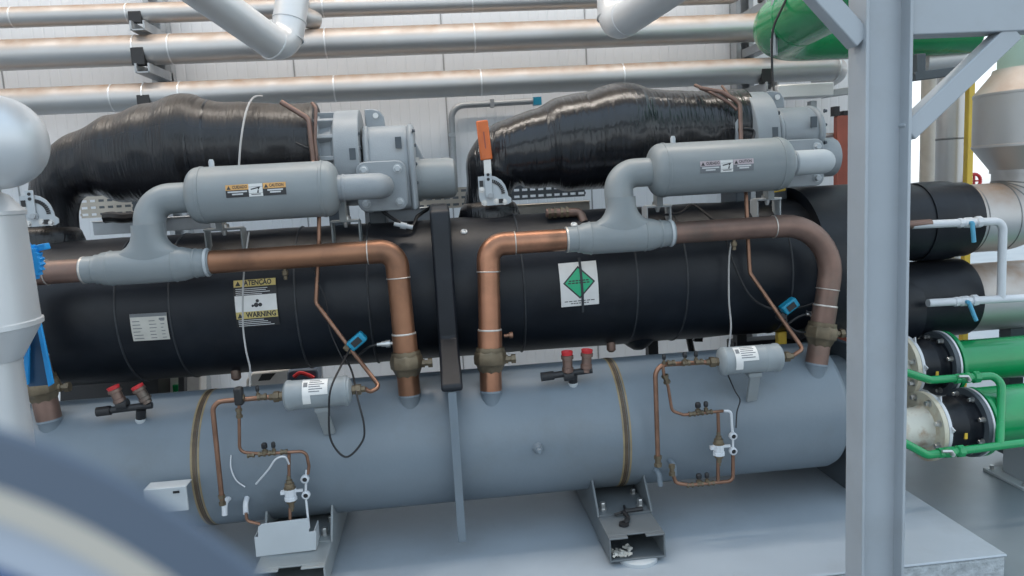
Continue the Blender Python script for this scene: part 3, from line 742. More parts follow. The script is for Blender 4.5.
finish(build('rubber_strap', mb, 'black'), 'torn black rubber strap lying on the right foot', 'strap')
a = PZ(256, 592, SLAB+.018); b = PZ(318, 585, SLAB+.018)
la, lb = P(256, 560, 3.0), P(318, 552, 3.0)
lf, lz1, lg0 = foot('grey box beam foot carrying a pale sheet metal cover, under the left half', la.x-.005, lb.x+.03, fy+.02, 3.95, 0, 'muffler')
# pale sheet metal cover on the left foot
cy = PZ(286, 554, lz1).y
q = [P(x, y, cy) for x, y in ((258, 527), (262, 524), (309, 518), (309, 532), (316, 531), (316, 550), (256, 557), (255, 537), (258, 537))]
x0, z0 = q[6].x, q[6].z
t = thing('sheet_metal_cover', 'pale grey folded sheet metal cover standing on the left foot', 'cover', ((q[6].x+q[5].x)/2, cy, lz1))
dz = min(p.z for p in q)-lz1
mb = MB(); mb.prism([(p.x-x0, max(0, p.z-lz1)) for p in q], (x0, cy, lz1), (1, 0, 0), (0, 0, 1), -.004); build('front_sheet', mb, 'light_grey', t, bevel=.001)
mb = MB(); mb.box((q[5].x-.002, cy+.06, lz1+.045), (.004, .11, .085)); mb.box((x0+.002, cy+.06, lz1+.045), (.004, .11, .085)); build('folded_side', mb, 'light_grey', t)
# slot plate at the far left foot
p = P(174, 499, 3.08); t = thing('slotted_plate', 'pale grey slotted plate on the vessel behind the big blurred gauge', 'plate', (p.x, 3.08, p.z-.07))
mb = MB(); mb.box((p.x-.03, 3.08, p.z), (.17, .012, .105)); mb.box((p.x-.03, 3.12, p.z+.050), (.17, .07, .006)); pl = build('plate', mb, 'light_grey', t, bevel=.003)
mb = MB(); mb.box((p.x+.015, 3.072, p.z+.032), (.025, .006, .009)); build('slot', mb, 'black', pl)

# ------------------------------------------------------------------ filter driers
def drier(label, l, r, Y, slabel):
    a, b = P(*l, Y), P(*r, Y); d = (b-a).normalized(); L = (b-a).length; R = .062
    t = thing('filter_drier', label, 'filter drier', (a+b)/2-Vector((0, 0, .12)))
    mb = MB(); mb.lathe(a, d, [(0, .02), (.006, .045), (.012, R-.004), (.02, R+.003), (.034, R+.003), (.038, R), (L*.3, R), (L*.3+.004, R+.0015), (L*.3+.008, R), (L*.7, R), (L*.7+.004, R+.0015), (L*.7+.008, R), (L-.036, R), (L-.032, R+.003), (L-.018, R+.003), (L-.016, R-.004), (L-.008, R-.008), (L, .03)], 40)
    can = build('canister', mb, 'drier', t)
    S = Surf(cyl_hit(l[0]*.62+r[0]*.38, (l[1]+r[1])/2-3, a.y, (a.z+b.z)/2, R), a.y, (a.z+b.z)/2, R)
    mb = MB(); patch(mb, S, -.03, -.022, .075, .05, .0025, .0008, 2, 10); patch(mb, S, -.03, -.06, .003, -.022, .0025, .0008, 1, 6); st = build('sticker', mb, 'white', t, 'white paper sticker')
    mb = MB()
    for i in range(6):
        patch(mb, S, -.003 if i > 1 else .0, .04-i*.010, random.uniform(.04, .068), .044-i*.010, .0036, .0003, 2, 1)
    patch(mb, S, -.025, .012, -.008, .034, .0036, .0003, 1, 2)
    build('fine_print', mb, 'ink_grey', st)
    for p_, s in ((a, -1), (b, 1)):
        mb = MB(); mb.lathe(p_+d*(-.002*s), d*s, [(0, .02), (.016, .02), (.018, .024), (.04, .024), (.042, .014), (.058, .014)], 6); build('flare_nut', mb, 'brass', t)
    # bracket to the vessel
    c = a*.45+b*.55
    hv = cyl_hit(l[0]*.42+r[0]*.58, (l[1]+r[1])/2+40, CY, CZ, CR)
    mb = MB(); mb.bar(Vector((c.x, c.y-.02, c.z-R-.012)), Vector((c.x+.012, hv.y-.012, hv.z)), .05, .016, up=(0, -1, .1)); mb.box(c+Vector((0, -.005, -R-.006)), (.06, .05, .02)); build('bracket', mb, 'muffler', t, bevel=.003)
    return a-d*.055, b+d*.055, d
DY = 3.16
d1a, d1b, _ = drier('grey filter drier canister with white sticker on the left half of the vessel', (283, 396), (352, 390), DY, '')
d2a, d2b, _ = drier('grey filter drier canister with white sticker on the right half of the vessel', (718, 361.5), (781, 357), DY, '')

# ------------------------------------------------------------------ small copper tubing under the driers
TY = 3.11
def pt(px, py, Y=TY): return P(px, py, Y)
def fitting(t, a, d, r=.012, L=.03, name='fitting'):
    d = Vector(d).normalized(); mb = MB(); mb.lathe(Vector(a)-d*L/2, d, [(0, r), (L*.3, r), (L*.3, r*.75), (L*.7, r*.75), (L*.7, r), (L, r)], 6); return build(name, mb, 'brass', t)
def stem_valve(t, p, big=1.):
    mb = MB(); mb.lathe(p, (0, 0, 1), [(0, .013*big), (.012, .013*big), (.012, .007*big), (.022, .007*big)], 10); b_ = build('valve_stem', mb, 'brass', t)
    mb = MB(); mb.lathe(Vector(p)+Vector((0, 0, .02)), (0, 0, 1), [(0, .010*big), (.004, .013*big), (.018, .013*big), (.024, .008*big)], 12); build('cap', mb, 'black', b_)
def strainer(t, p, L):
    mb = MB(); mb.lathe(p, (0, 0, -1), [(-.02, .009), (.0, .009), (.0, .014), (.012, .014), (.014, .020), (.030, .022), (.032, .026), (.038, .026)], 10); build('solenoid_body', mb, 'brass', t)
    q = Vector(p)-Vector((0, 0, .038))
    mb = MB(); mb.lathe(q, (0, 0, -1), [(0, .027), (.010, .027), (.012, .024), (L-.015, .024), (L-.013, .027), (L, .027)], 8); mb.box(q+Vector((-.028, 0, -.014)), (.022, .02, .014)); mb.box(q+Vector((.036, 0, -.012)), (.034, .010, .010)); b_ = build('strainer_body', mb, 'white_pipe', t, 'white strainer body')
    mb = MB(); mb.lathe(q-Vector((0, 0, L)), (0, 0, -1), [(0, .022), (.012, .020), (.014, .012), (.034, .012), (.034, .008), (.05, .008)], 10); build('lower_nut', mb, 'brass', t)
def sight_glass(t, p):
    mb = MB(); mb.lathe(Vector(p)+Vector((0, .012, 0)), (0, -1, 0), [(0, .013), (.004, .0175), (.02, .0175), (.026, .012), (.020, .009)], 20); s = build('sight_glass', mb, 'white_pipe', t, 'white ringed sight glass')
    mb = MB(); mb.lathe(Vector(p)+Vector((0, -.006, 0)), (0, -1, 0), [(0, .0095), (.004, .009)], 20); build('lens', mb, 'black', s)
def nozzle(t, px, py, mat='white_pipe', hook=0):
    h = cyl_hit(px, py, CY, CZ, CR); n = Vector((0, h.y-CY, h.z-CZ)).normalized()
    mb = MB()
    if hook: mb.tube([h-n*.01, h+n*.035+Vector((hook, 0, .012)), h+n*.045+Vector((hook*1.2, 0, -.04))], .012, 12, .03)
    else: mb.tube([h-n*.01, h+n*.035, h+n*.045+Vector((0, 0, -.04))], .0115, 12, .03)
    return build('painted_nozzle', mb, mat, t, 'painted nozzle on the vessel')
r = .0085
# left set
t = thing('refrigerant_tubing', 'thin copper tubing with valves below the left filter drier', 'copper tubing', pt(265, 520))
mb = MB(); mb.tube([d1a, pt(212, 402), pt(222, 500)], .0105, 12, .04); build('main_tube', mb, 'copper_bright', t)
mb = MB(); mb.tube([pt(239, 403), pt(239.5, 452), pt(262, 454), pt(306, 451), pt(309, 466), pt(308, 474)], .007, 10, .03); build('upper_branch', mb, 'copper_bright', t)
mb = MB(); mb.tube([pt(289, 454), pt(289, 487)], .007, 10); mb.tube([pt(290, 508), pt(290.5, 530)], .007, 10); build('strainer_branch', mb, 'copper_bright', t)
mb = MB(); mb.tube([pt(306.5, 470), pt(305.5, 497)], .005, 10); mb.tube([pt(306, 499), pt(309, 528)], .005, 10); build('sight_glass_tube', mb, 'white_pipe', t)
sight_glass(t, pt(305, 479)); sight_glass(t, pt(306, 495)); strainer(t, pt(289, 480), .05)
stem_valve(t, pt(265, 453)); stem_valve(t, pt(274, 452), .7); stem_valve(t, pt(240, 397), 1.1); stem_valve(t, pt(258, 396), .6)
for a_ in ((262, 454), (272, 453), (284, 452), (251, 455)): fitting(t, pt(*a_), (1, 0, 0))
for a_ in ((240, 398), (262, 397)): fitting(t, pt(*a_), (1, 0, 0), .015, .035)
mb = MB(); mb.box(pt(239, 396), (.035, .04, .075)); build('angle_valve', mb, 'black', t, bevel=.008)
fitting(t, pt(239, 413), (0, 0, 1), .014, .04); fitting(t, pt(222, 500), (0, 0, 1), .015, .045)
nozzle(t, 229, 499, 'white_pipe', -.01); nozzle(t, 247, 498, 'white_pipe')
mb = MB(); mb.tube([pt(246, 513), pt(247, 521), pt(260, 524)], .007, 8, .02); build('lower_tube', mb, 'copper_bright', t)
# right set
t = thing('refrigerant_tubing', 'thin copper tubing loop with valves below the right filter drier', 'copper tubing', pt(700, 484))
mb = MB(); mb.tube([d2a, pt(655, 365), pt(658, 462)], .0105, 12, .05); build('main_tube', mb, 'copper_bright', t)
mb = MB(); mb.tube([pt(663, 366), pt(664, 376), pt(668, 386), pt(672, 411), pt(684, 415), pt(723, 411)], .007, 10, .03); build('upper_branch', mb, 'copper_bright', t)
mb = MB(); mb.tube([pt(718, 412), pt(719, 446)], .008, 10); mb.tube([pt(718, 460), pt(718, 483)], .008, 10); build('strainer_branch', mb, 'copper_bright', t)
mb = MB(); mb.tube([pt(724, 411), pt(731, 411), pt(732.5, 432)], .006, 10, .02); mb.tube([pt(733, 434), pt(733, 452)], .005, 10); build('sight_glass_tube', mb, 'white_pipe', t)
mb = MB(); mb.tube([pt(733, 453), pt(733, 481), pt(690, 485), pt(676, 483), pt(671.5, 470)], .0085, 10, .025); build('return_tube', mb, 'copper_bright', t)
sight_glass(t, pt(733, 436)); sight_glass(t, pt(733, 451)); strainer(t, pt(718.5, 436), .05)
stem_valve(t, pt(698, 412)); stem_valve(t, pt(706, 411), .8); stem_valve(t, pt(699, 483)); stem_valve(t, pt(707, 482), .8); stem_valve(t, pt(685, 362), .8); stem_valve(t, pt(696, 361), .7); stem_valve(t, pt(664, 364), .7)
for a_ in ((692, 414), (700, 413), (709, 412), (690, 485), (700, 484), (711, 483)): fitting(t, pt(*a_), (1, 0, 0))
for a_ in ((686, 363), (699, 362), (671, 363)): fitting(t, pt(*a_), (1, 0, 0), .014, .035)
fitting(t, pt(666, 379), (.3, 0, -1), .016, .04); fitting(t, pt(658, 461), (0, 0, 1), .018, .05); fitting(t, pt(672, 470), (0, 0, 1), .015, .05)
nozzle(t, 655, 470, 'vessel', .01); nozzle(t, 669, 461, 'vessel', .01)

# ------------------------------------------------------------------ liquid lines running up from the driers
def blue_coil(t, p, mat, ang):
    rot = Matrix.Rotation(ang, 3, 'Y'); mb = MB(); mb.box(p, (.085, .05, .05), rot); c = build('coil', mb, mat, t, 'blue solenoid coil', bevel=.008)
    mb = MB(); mb.box(Vector(p)+Vector((0, -.026, 0)), (.045, .006, .028), rot); build('dark_face', mb, 'black', c)
t = thing('liquid_line', 'thin copper tube bent diagonally down to the left filter drier, with blue coil', 'copper tubing', P(376, 388, 3.2))
mb = MB(); mb.tube([P(313, 162, 3.62), P(319, 195, 3.49), P(319, 240, 3.452), P(316, 303, 3.44), P(346, 343, 3.36), P(380, 387, 3.2), P(370, 392, 3.17), d1b], .0095, 12, .03); build('tube', mb, 'copper_bright', t)
blue_coil(t, P(357, 341, 3.34), 'teal', -.65)
mb = MB(); mb.box(P(350, 347, 3.35), (.045, .05, .045), Matrix.Rotation(.8, 3, 'Y')); build('valve_block', mb, 'brass', t, bevel=.005)
t = thing('liquid_line', 'thin copper tube bent diagonally down to the right filter drier, with teal coil', 'copper tubing', P(800, 350, 3.2))
mb = MB(); mb.tube([P(742, 150, 3.62), P(746, 195, 3.49), P(748, 240, 3.452), P(750, 273, 3.44), P(777, 312, 3.36), P(803, 349, 3.2), P(794, 355, 3.17), d2b], .0095, 12, .03); build('tube', mb, 'copper_bright', t)
blue_coil(t, P(789, 306, 3.4), 'teal', -.6)
mb = MB(); mb.box(P(781, 317, 3.37), (.035, .04, .035), Matrix.Rotation(.8, 3, 'Y')); build('valve_block', mb, 'black', t, bevel=.004)
# oil tubes over the compressors' insulated ends
t = thing('oil_tube', 'pair of brown oil tubes bent over the end of the left black wrapped pipe', 'copper tubing', P(314, 160, 3.68))
mb = MB(); mb.tube([P(281, 102, 3.72), P(309, 119, 3.7), P(311, 140, 3.66), P(314, 165, 3.64)], .013, 10, .05); build('thick_tube', mb, 'copper_dull', t)
mb = MB(); mb.tube([P(312, 103, 3.72), P(316, 108, 3.7), P(315, 140, 3.66), P(318, 165, 3.64)], .008, 10, .03); build('thin_tube', mb, 'copper_dull', t)
mb = MB(); mb.tube(spline([P(296, 143, 3.68), P(305, 147, 3.66), P(316, 152, 3.66), P(320, 162, 3.62)], 5), .005, 8); build('sensor_wire', mb, 'cable', t)
t = thing('oil_tube', 'dark brown oil tubes bent over the end of the right black wrapped pipe', 'copper tubing', P(741, 140, 3.68))
mb = MB(); mb.tube([P(700, 88, 3.8), P(722, 92, 3.74), P(740, 103, 3.7), P(741, 142, 3.64)], .011, 10, .05); build('thick_tube', mb, 'copper_dull', t)
mb = MB(); mb.tube([P(695, 85, 3.85), P(712, 93, 3.76), P(730, 103, 3.72), P(737, 110, 3.70)], .009, 10, .04); mb.tube([P(722, 86, 3.85), P(733, 100, 3.74)], .007, 8); build('thin_tube', mb, 'copper_dull', t)
mb = MB(); mb.tube(spline([P(738, 130, 3.68), P(748, 129, 3.66), P(754, 132, 3.66), P(752, 142, 3.64)], 5), .008, 8); build('sensor_wire', mb, 'cable', t)

# ------------------------------------------------------------------ twin relief valves with red caps
def relief(label, caps, feet, man, base):
    t = thing('relief_valve', label, 'relief valve', cyl_hit(*base, CY, CZ, CR))
    Y = 3.30
    h = cyl_hit(*base, CY, CZ, CR)
    mb = MB(); mb.lathe(h-Vector((0, 0, .012)), (0, -.3, 1), [(0, .022), (.016, .022), (.022, .016)], 16); build('pale_boss', mb, 'light_grey', t)
    mb = MB(); mb.tube([P(*man[0], Y), P(*man[1], Y)], .015, 14); mb.tube([P(*man[0], Y), P(man[0][0]*.75+man[1][0]*.25, man[0][1]*.75+man[1][1]*.25, Y)], .021, 12); mb.tube([h, h+(P(base[0], base[1]-10, Y)-h)], .021, 14); mb.tube([P(*feet[0], Y)-Vector((.02, 0, 0)), P(*feet[0], Y)+Vector((.025, 0, .004))], .024, 12)
    build('manifold', mb, 'black', t, angle=30)
    for c, f in zip(caps, feet):
        a, b = P(*f, Y), P(*c, Y); d = (b-a).normalized(); L = (b-a).length
        mb = MB(); mb.lathe(a, d, [(0, .02), (L*.15, .02), (L*.18, .027), (L*.35, .027), (L*.38, .023), (L*.7, .023), (L*.72, .029), (L*.86, .029), (L*.88, .024), (L*.9, .024)], 10); v = build('valve_body', mb, 'copper_dull', t)
        mb = MB(); mb.lathe(a, d, [(L*.88, .025), (L*1.02, .027), (L*1.04, .024), (L*.94, .014), (L*.90, .012)], 20); build('red_cap', mb, 'red', v, 'red plastic cap')
relief('twin relief valve with red caps on a black manifold at the left of the vessel', ((113, 387), (137, 386)), ((122, 405), (148, 403)), ((97, 412), (152, 405)), (141, 419))
relief('twin relief valve with red caps on a black manifold right of the partition plate', ((567, 352), (587, 350)), ((568, 376), (586, 372)), ((541, 377), (592, 370)), (573, 383))
# plug valves beside the copper valves: sensor stubs
def stub(label, px, py, Y, d, cat='sensor'):
    t = thing('sensor_stub', label, cat, P(px, py, Y)); p = P(px, py, Y)
    mb = MB(); mb.lathe(p, d, [(0, .008), (.03, .008), (.03, .018), (.05, .018), (.05, .013), (.07, .013), (.07, .009), (.09, .009)], 10); build('body', mb, 'steel', t)
    mb = MB(); mb.tube(spline([p+Vector(d)*.085, p+Vector(d)*.13+Vector((0, 0, -.01)), p+Vector(d)*.18+Vector((0, .02, -.05))], 5), .006, 8); build('lead', mb, 'cable', t)
stub('small steel sensor on the copper pipe left of its valve, beside the blue coil', 397, 343, 3.37, (-1, 0, 0))
stub('small steel sensor on the dull copper bend beside the column', 824, 313, 3.36, (-1, 0, 0))
p = P(504, 336, 3.36); mb = MB(); mb.lathe(p, (1, 0, .05), [(0, .008), (.025, .008), (.025, .015), (.04, .015), (.042, .008)], 10); finish(build('test_nipple', mb, 'copper_bright'), 'small nipple on the right side of the bright copper pipe', 'nipple')
for (px, py, lab) in ((284, 270, 'small brass drain cock below the left copper pipe'), (734, 246, 'small brass drain cock below the right copper pipe')):
    p = P(px, py-9, KY); mb = MB(); mb.lathe((p.x, KY, KZ-KR+.004), (0, 0, -1), [(0, .008), (.012, .008), (.012, .014), (.03, .014), (.034, .009), (.05, .009), (.052, .005)], 10); finish(build('drain_cock', mb, 'brass'), lab, 'drain cock')

# ------------------------------------------------------------------ loose cables
def cable(label, pts, r=.004, mat='cable', name='cable'):
    mb = MB(); mb.tube(spline(pts, 8), r, 8); return finish(build(name, mb, mat), label, 'cable')
cable('thin pale cable hanging down the black barrel across the yellow warning notice', [P(249, 232, 3.5), P(245, 262, 3.44), P(243, 290, 3.43), P(243, 325, 3.43), P(246, 350, 3.40), P(250, 368, 3.32), P(250, 386, 3.2)], .0042, 'cable_grey')
cable('pale cable running over the left black wrapped pipe', [P(262, 96, 3.95), P(253, 98, 3.82), P(246, 112, 3.70), P(241, 140, 3.62), P(239, 166, 3.6)], .005, 'cable_grey')
cable('black cable looping below the left filter drier', [P(350, 349, 3.3), P(341, 366, 3.16), P(331, 388, 3.06), P(329, 410, 3.06), P(331, 440, 3.06), P(346, 457, 3.06), P(362, 442, 3.07), P(364, 425, 3.07), P(358, 400, 3.1), P(352, 372, 3.25), P(344, 356, 3.34)], .0045)
cable('black cable trailing on the barrel behind the left copper pipe', [P(311, 262, 3.44), P(318, 282, 3.44), P(326, 300, 3.44), P(330, 330, 3.43), P(344, 362, 3.36)], .003)
cable('pale cable hanging beside the black cable on the right half of the barrel', [P(731, 243, 3.43), P(729, 262, 3.44), P(729, 300, 3.43), P(731, 325, 3.42), P(729, 347, 3.3)], .0045, 'cable_grey')
cable('black cable curving across the right half of the barrel to the teal coil', [P(724, 232, 3.44), P(733, 262, 3.44), P(748, 293, 3.43), P(766, 307, 3.42), P(785, 309, 3.42), P(806, 306, 3.42), P(824, 298, 3.40)], .0055)
cable('black cable drooping from the teal coil to the brass valve', [P(786, 314, 3.36), P(788, 325, 3.34), P(800, 332, 3.32), P(812, 330, 3.34), P(815, 318, 3.34), P(806, 311, 3.36)], .0045)
cable('white flex curling above the white strainer of the left tubing', [P(289, 464, 3.08), P(285, 457, 3.06), P(276, 459, 3.06), P(268, 470, 3.08), P(256, 484, 3.14)], .004, 'white_pipe')
cable('thin white flex curling on the vessel between the left copper tubes', [P(231, 455, 3.2), P(231, 468, 3.18), P(236, 480, 3.18), P(245, 487, 3.18)], .003, 'white_pipe')
cable('dark wire dangling from the bracket of the right filter drier', [P(728, 375, 3.2), P(735, 391, 3.12), P(740, 400, 3.11), P(737, 412, 3.11), P(736, 428, 3.10)], .003)

# ------------------------------------------------------------------ things seen through the gap between barrel and vessel
def gap_box(name, label, cat, quad, Y, depth, mat, extra=None):
    ps = [P(x, y, Y) for x, y in quad]; x0 = min(p.x for p in ps); z0 = min(p.z for p in ps)
    mb = MB(); mb.prism([(p.x-x0, p.z-z0) for p in ps], (x0, Y, z0), (1, 0, 0), (0, 0, 1), -depth)
    return finish(build(name, mb, mat, bevel=.004), label, cat)
t = thing('floor_bag', 'white plastic sack with green print seen through the gap left of the left drier', 'bag', P(275, 376, 4.6))
ps = [P(x, y, 4.6) for x, y in ((246, 380), (252, 373), (290, 369), (290, 472), (244, 474))]
mb = MB(); mb.prism([(p.x-ps[0].x, p.z-ps[0].z) for p in ps], ps[0], (1, 0, 0), (0, 0, 1), -.2); b_ = build('sack', mb, 'white', t, bevel=.01)
ps = [P(x, y, 4.59) for x, y in ((262, 374), (276, 373), (270, 380), (258, 381))]
mb = MB(); mb.prism([(p.x-ps[0].x, p.z-ps[0].z) for p in ps], ps[0], (1, 0, 0), (0, 0, 1), .003); build('print', mb, 'ink', b_)
t = thing('tool_case', 'dark tool case with red trim seen through the gap above the left drier', 'case', P(306, 378, 4.4))
ps = [P(x, y, 4.4) for x, y in ((287, 372), (293, 370), (316, 369), (318, 373), (318, 484), (287, 485))]
mb = MB(); mb.prism([(p.x-ps[0].x, p.z-ps[0].z) for p in ps], ps[0], (1, 0, 0), (0, 0, 1), -.15); b_ = build('case_body', mb, 'case', t, bevel=.01)
mb = MB(); mb.tube(spline([P(294, 377, 4.385), P(300, 373, 4.385), P(308, 375, 4.385), P(314, 378, 4.385)], 4), .012, 8); build('handle', mb, 'red', t, 'red handle')
# control box standing behind, left end
gap_box('control_box', 'black control box behind the vessel under the left end of the barrel', 'box', ((60, 380), (158, 374), (158, 470), (60, 472)), 4.3, .25, 'black')
gap_box('meter_post', 'dark post behind the vessel left of the weld band', 'post', ((178, 366), (184, 366), (184, 492), (178, 492)), 4.3, .06, 'black')
t = thing('junction_box', 'white junction box with green mark behind the left half of the vessel', 'junction box', P(175, 390, 4.5))
ps = [P(x, y, 4.5) for x, y in ((160, 378), (201, 371), (201, 470), (160, 472))]
mb = MB(); mb.prism([(p.x-ps[0].x, p.z-ps[0].z) for p in ps], ps[0], (1, 0, 0), (0, 0, 1), -.12); b_ = build('enclosure', mb, 'white', t, bevel=.01)
mb = MB(); mb.box(P(176, 388, 4.48), (.03, .02, .04)); build('green_mark', mb, 'green', b_)
# yellow tagged valve behind right drier
mb = MB(); mb.box(P(781, 339, 3.75), (.05, .04, .085)); mb2 = mb
finish(build('yellow_relay', mb2, 'yellow', bevel=.006), 'small yellow relay box on the dark underside right of the right filter drier', 'relay')
mb = MB(); p = P(760, 340, 4.0); mb.box((p.x+.1, 4.0, p.z-.37), (.55, .12, .76)); finish(build('control_cabinet', mb, 'black', bevel=.008), 'black control cabinet behind the right filter drier', 'cabinet')
t = thing('hanging_valve', 'small dark valve hanging in the gap right of the centre', 'valve', P(697, 338, 4.2))
mb = MB(); mb.tube([P(688, 333, 4.2), P(692, 352, 4.2)], .02, 10); build('pipe', mb, 'black', t)
mb = MB(); mb.bar(P(694, 338, 4.2), P(702, 338, 4.2), .03, .04); build('lever', mb, 'black', t)

# ------------------------------------------------------------------ pipes along the back wall
WYP = 5.5
def clad_seams(t, p0, p1, r, stations, w=.012):
    d = (Vector(p1)-Vector(p0)).normalized()
    for s in stations:
        mb = MB(); mb.lathe(Vector(p0)+d*s, d, [(0, r-.002), (.002, r+.003), (w-.002, r+.003), (w, r-.002)], 40, caps=False); build('cladding_seam', mb, 'seam_bright', t)
def wall_pipe(label, z, r, x0, x1, seams, tail=None):
    t = thing('clad_pipe', label, 'pipe', ((x0+x1)/2, WYP, z-r))
    pts = [Vector((x0, WYP, z)), Vector((x1, WYP, z))]
    if tail: pts += [Vector(p) for p in tail]
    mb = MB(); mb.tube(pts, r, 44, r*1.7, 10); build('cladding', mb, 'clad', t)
    clad_seams(t, pts[0], pts[1], r, [P(px, 50, WYP).x-x0 for px in seams])
    return t
X_ = lambda px, py=50: P(px, py, WYP).x
wall_pipe('topmost and thinnest silver clad pipe along the back wall', 3.046, .067, -3.6, X_(742, 0), (17, 132, 326, 474), [(X_(742, 0), WYP, 3.8)])
wall_pipe('middle and thickest silver clad pipe along the back wall', 2.804, .101, -3.6, X_(775, 30), (136, 171, 326, 474), [(X_(775, 30), WYP-.1, 3.7)])
wall_pipe('lowest silver clad pipe along the back wall, ending in an elbow beside the column', 2.494, .092, -3.6, X_(842, 70), (107, 140, 176, 331, 478, 620, 834), [(X_(842, 70), WYP+.3, 2.494-.05)])
# stub joining the top pipe
t = thing('clad_pipe', 'short rounded silver pipe end joining the topmost wall pipe behind the left V-shaped pipe', 'pipe', P(303, 20, 5.3))
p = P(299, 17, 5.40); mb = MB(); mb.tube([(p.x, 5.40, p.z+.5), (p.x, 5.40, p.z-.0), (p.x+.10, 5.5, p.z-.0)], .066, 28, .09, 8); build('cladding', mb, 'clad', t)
# strut posts with arms and dark clamp blocks
def strut(label, px, arms, zlo):
    x = P(px, 60, 5.85).x+.025
    t = thing('strut_post', label, 'pipe support', (x, 5.85, zlo))
    mb = MB(); w = .13
    mb.box((x, 5.9, (zlo+4.4)/2), (w, .012, 4.4-zlo))
    for s in (-1, 1): mb.box((x+s*w/2, 5.86, (zlo+4.4)/2), (.012, .1, 4.4-zlo)); mb.box((x+s*(w/2-.015), 5.81, (zlo+4.4)/2), (.035, .008, 4.4-zlo))
    build('channel', mb, 'galv', t)
    for z, r in arms:
        zz = z-r-.035
        mb = MB(); mb.box((x-.02, 5.61, zz), (.012, .46, .062)); mb.box((x+.065, 5.61, zz), (.012, .46, .062)); mb.box((x+.0225, 5.61, zz-.028), (.09, .46, .008))
        build('arm', mb, 'galv', t)
        mb = MB(); mb.box((x-.005, WYP-r*.72, z-r*.55), (.085, r*.62, r*1.15)); build('clamp_block', mb, 'black', t, 'dark clamp block', bevel=.004)
strut('galvanised strut post carrying the wall pipes near the left end', 158, [(3.046, .067), (2.804, .101), (2.494, .092)], 0.0)
strut('galvanised strut post carrying the wall pipes beside the green elbow', 740, [(3.046, .067), (2.804, .101), (2.494, .092)], 0.0)

# V-shaped overhead pipes
def vpipe(label, pts, r, seams, mat='clad_white'):
    t = thing('overhead_pipe', label, 'pipe', pts[len(pts)//2])
    mb = MB(); mb.tube(pts, r, 40, r*1.3, 8); build('cladding', mb, mat, t)
    for f, seg in seams:
        a, b = Vector(pts[seg]), Vector(pts[seg+1]); d = (b-a).normalized(); q = a+(b-a)*f
        mb = MB(); mb.lathe(q, d, [(0, r-.002), (.002, r+.004), (.012, r+.004), (.014, r-.002)], 36, caps=False); build('cladding_seam', mb, mat, t)
vpipe('white clad pipe with V-shaped elbow hanging at the top left', [P(132, -58, 3.7), P(285, 52, 4.5), P(300, -56, 4.62)], .092, [(.90, 0), (.12, 1), (.28, 1)])
vpipe('white clad pipe with V-shaped elbow hanging at the top centre', [P(612, -60, 4.9), P(614, 27, 4.75), P(742, -62, 3.6)], .103, [(.88, 0), (.12, 1)])

# green overhead pipe with elbow
t = thing('green_pipe', 'glossy green pipe with an elbow overhead at the top beside the column', 'pipe', P(780, 40, 4.8))
ga = P(768, 34, 4.8)
gp = [Vector((3.6, 4.8, ga.z-.0)), Vector((ga.x, 4.8, ga.z)), Vector((ga.x+.02, 2.0, ga.z+.14))]
mb = MB(); mb.tube(gp, .178, 48, .26, 14); build('pipe', mb, 'green', t)
d = (gp[2]-gp[1]).normalized()
mb = MB(); mb.lathe(gp[1]+d*.42, d, [(0, .176), (.003, .181), (.012, .181), (.015, .176)], 44, caps=False); build('weld_ring', mb, 'green', t)
# hanger rod and cable beside it
a = P(774, 54, 4.4); mb = MB(); mb.tube([a, Vector((a.x, a.y, 4.5))], .014, 10); mb.lathe(a-Vector((0, 0, .01)), (0, 0, 1), [(0, .022), (.1, .022)], 8); finish(build('hanger_rod', mb, 'galv'), 'thin grey hanger rod in front of the green elbow', 'rod')
cable('black cable hanging past the green elbow to the right compressor', [P(792, -12, 4.2), P(782, 8, 4.2), P(773, 30, 4.2), P(772, 60, 4.2), P(774, 90, 4.15), P(781, 108, 4.0)], .007)
# white cable duct beside it
t = thing('cable_duct', 'white cable duct with grey end arm under the lowest wall pipe beside the column', 'duct', P(800, 100, 5.2))
a, b, c = P(774, 93, 5.2), P(830, 90, 5.2), P(868, 88, 5.2)
mb = MB(); mb.bar(a, b, .12, .10); build('duct', mb, 'clad_white', t, bevel=.012)
mb = MB(); mb.bar(b-Vector((.05, 0, .03)), c, .08, .05); mb.box(P(812, 107, 5.22), (.05, .05, .08)); build('arm', mb, 'galv', t, bevel=.004)
# conduit on the wall
t = thing('conduit', 'grey conduit with rounded corner and blue tip on the back wall between the compressors', 'conduit', P(452, 160, 5.93))
mb = MB(); mb.tube([P(455, 190, 5.93), P(451, 106, 5.93), P(536, 101, 5.93)], .024, 14, .10, 8); build('pipe', mb, 'galv', t)
mb = MB(); mb.bar(P(533, 101.5, 5.93), P(541, 101, 5.93), .06, .06); build('tip', mb, 'teal', t, 'blue tip')
for px, py in ((452, 135), (492, 103.5)):
    mb = MB(); mb.box(P(px, py, 5.93), (.05, .06, .03) if px < 460 else (.03, .06, .06)); build('clip', mb, 'galv', t)

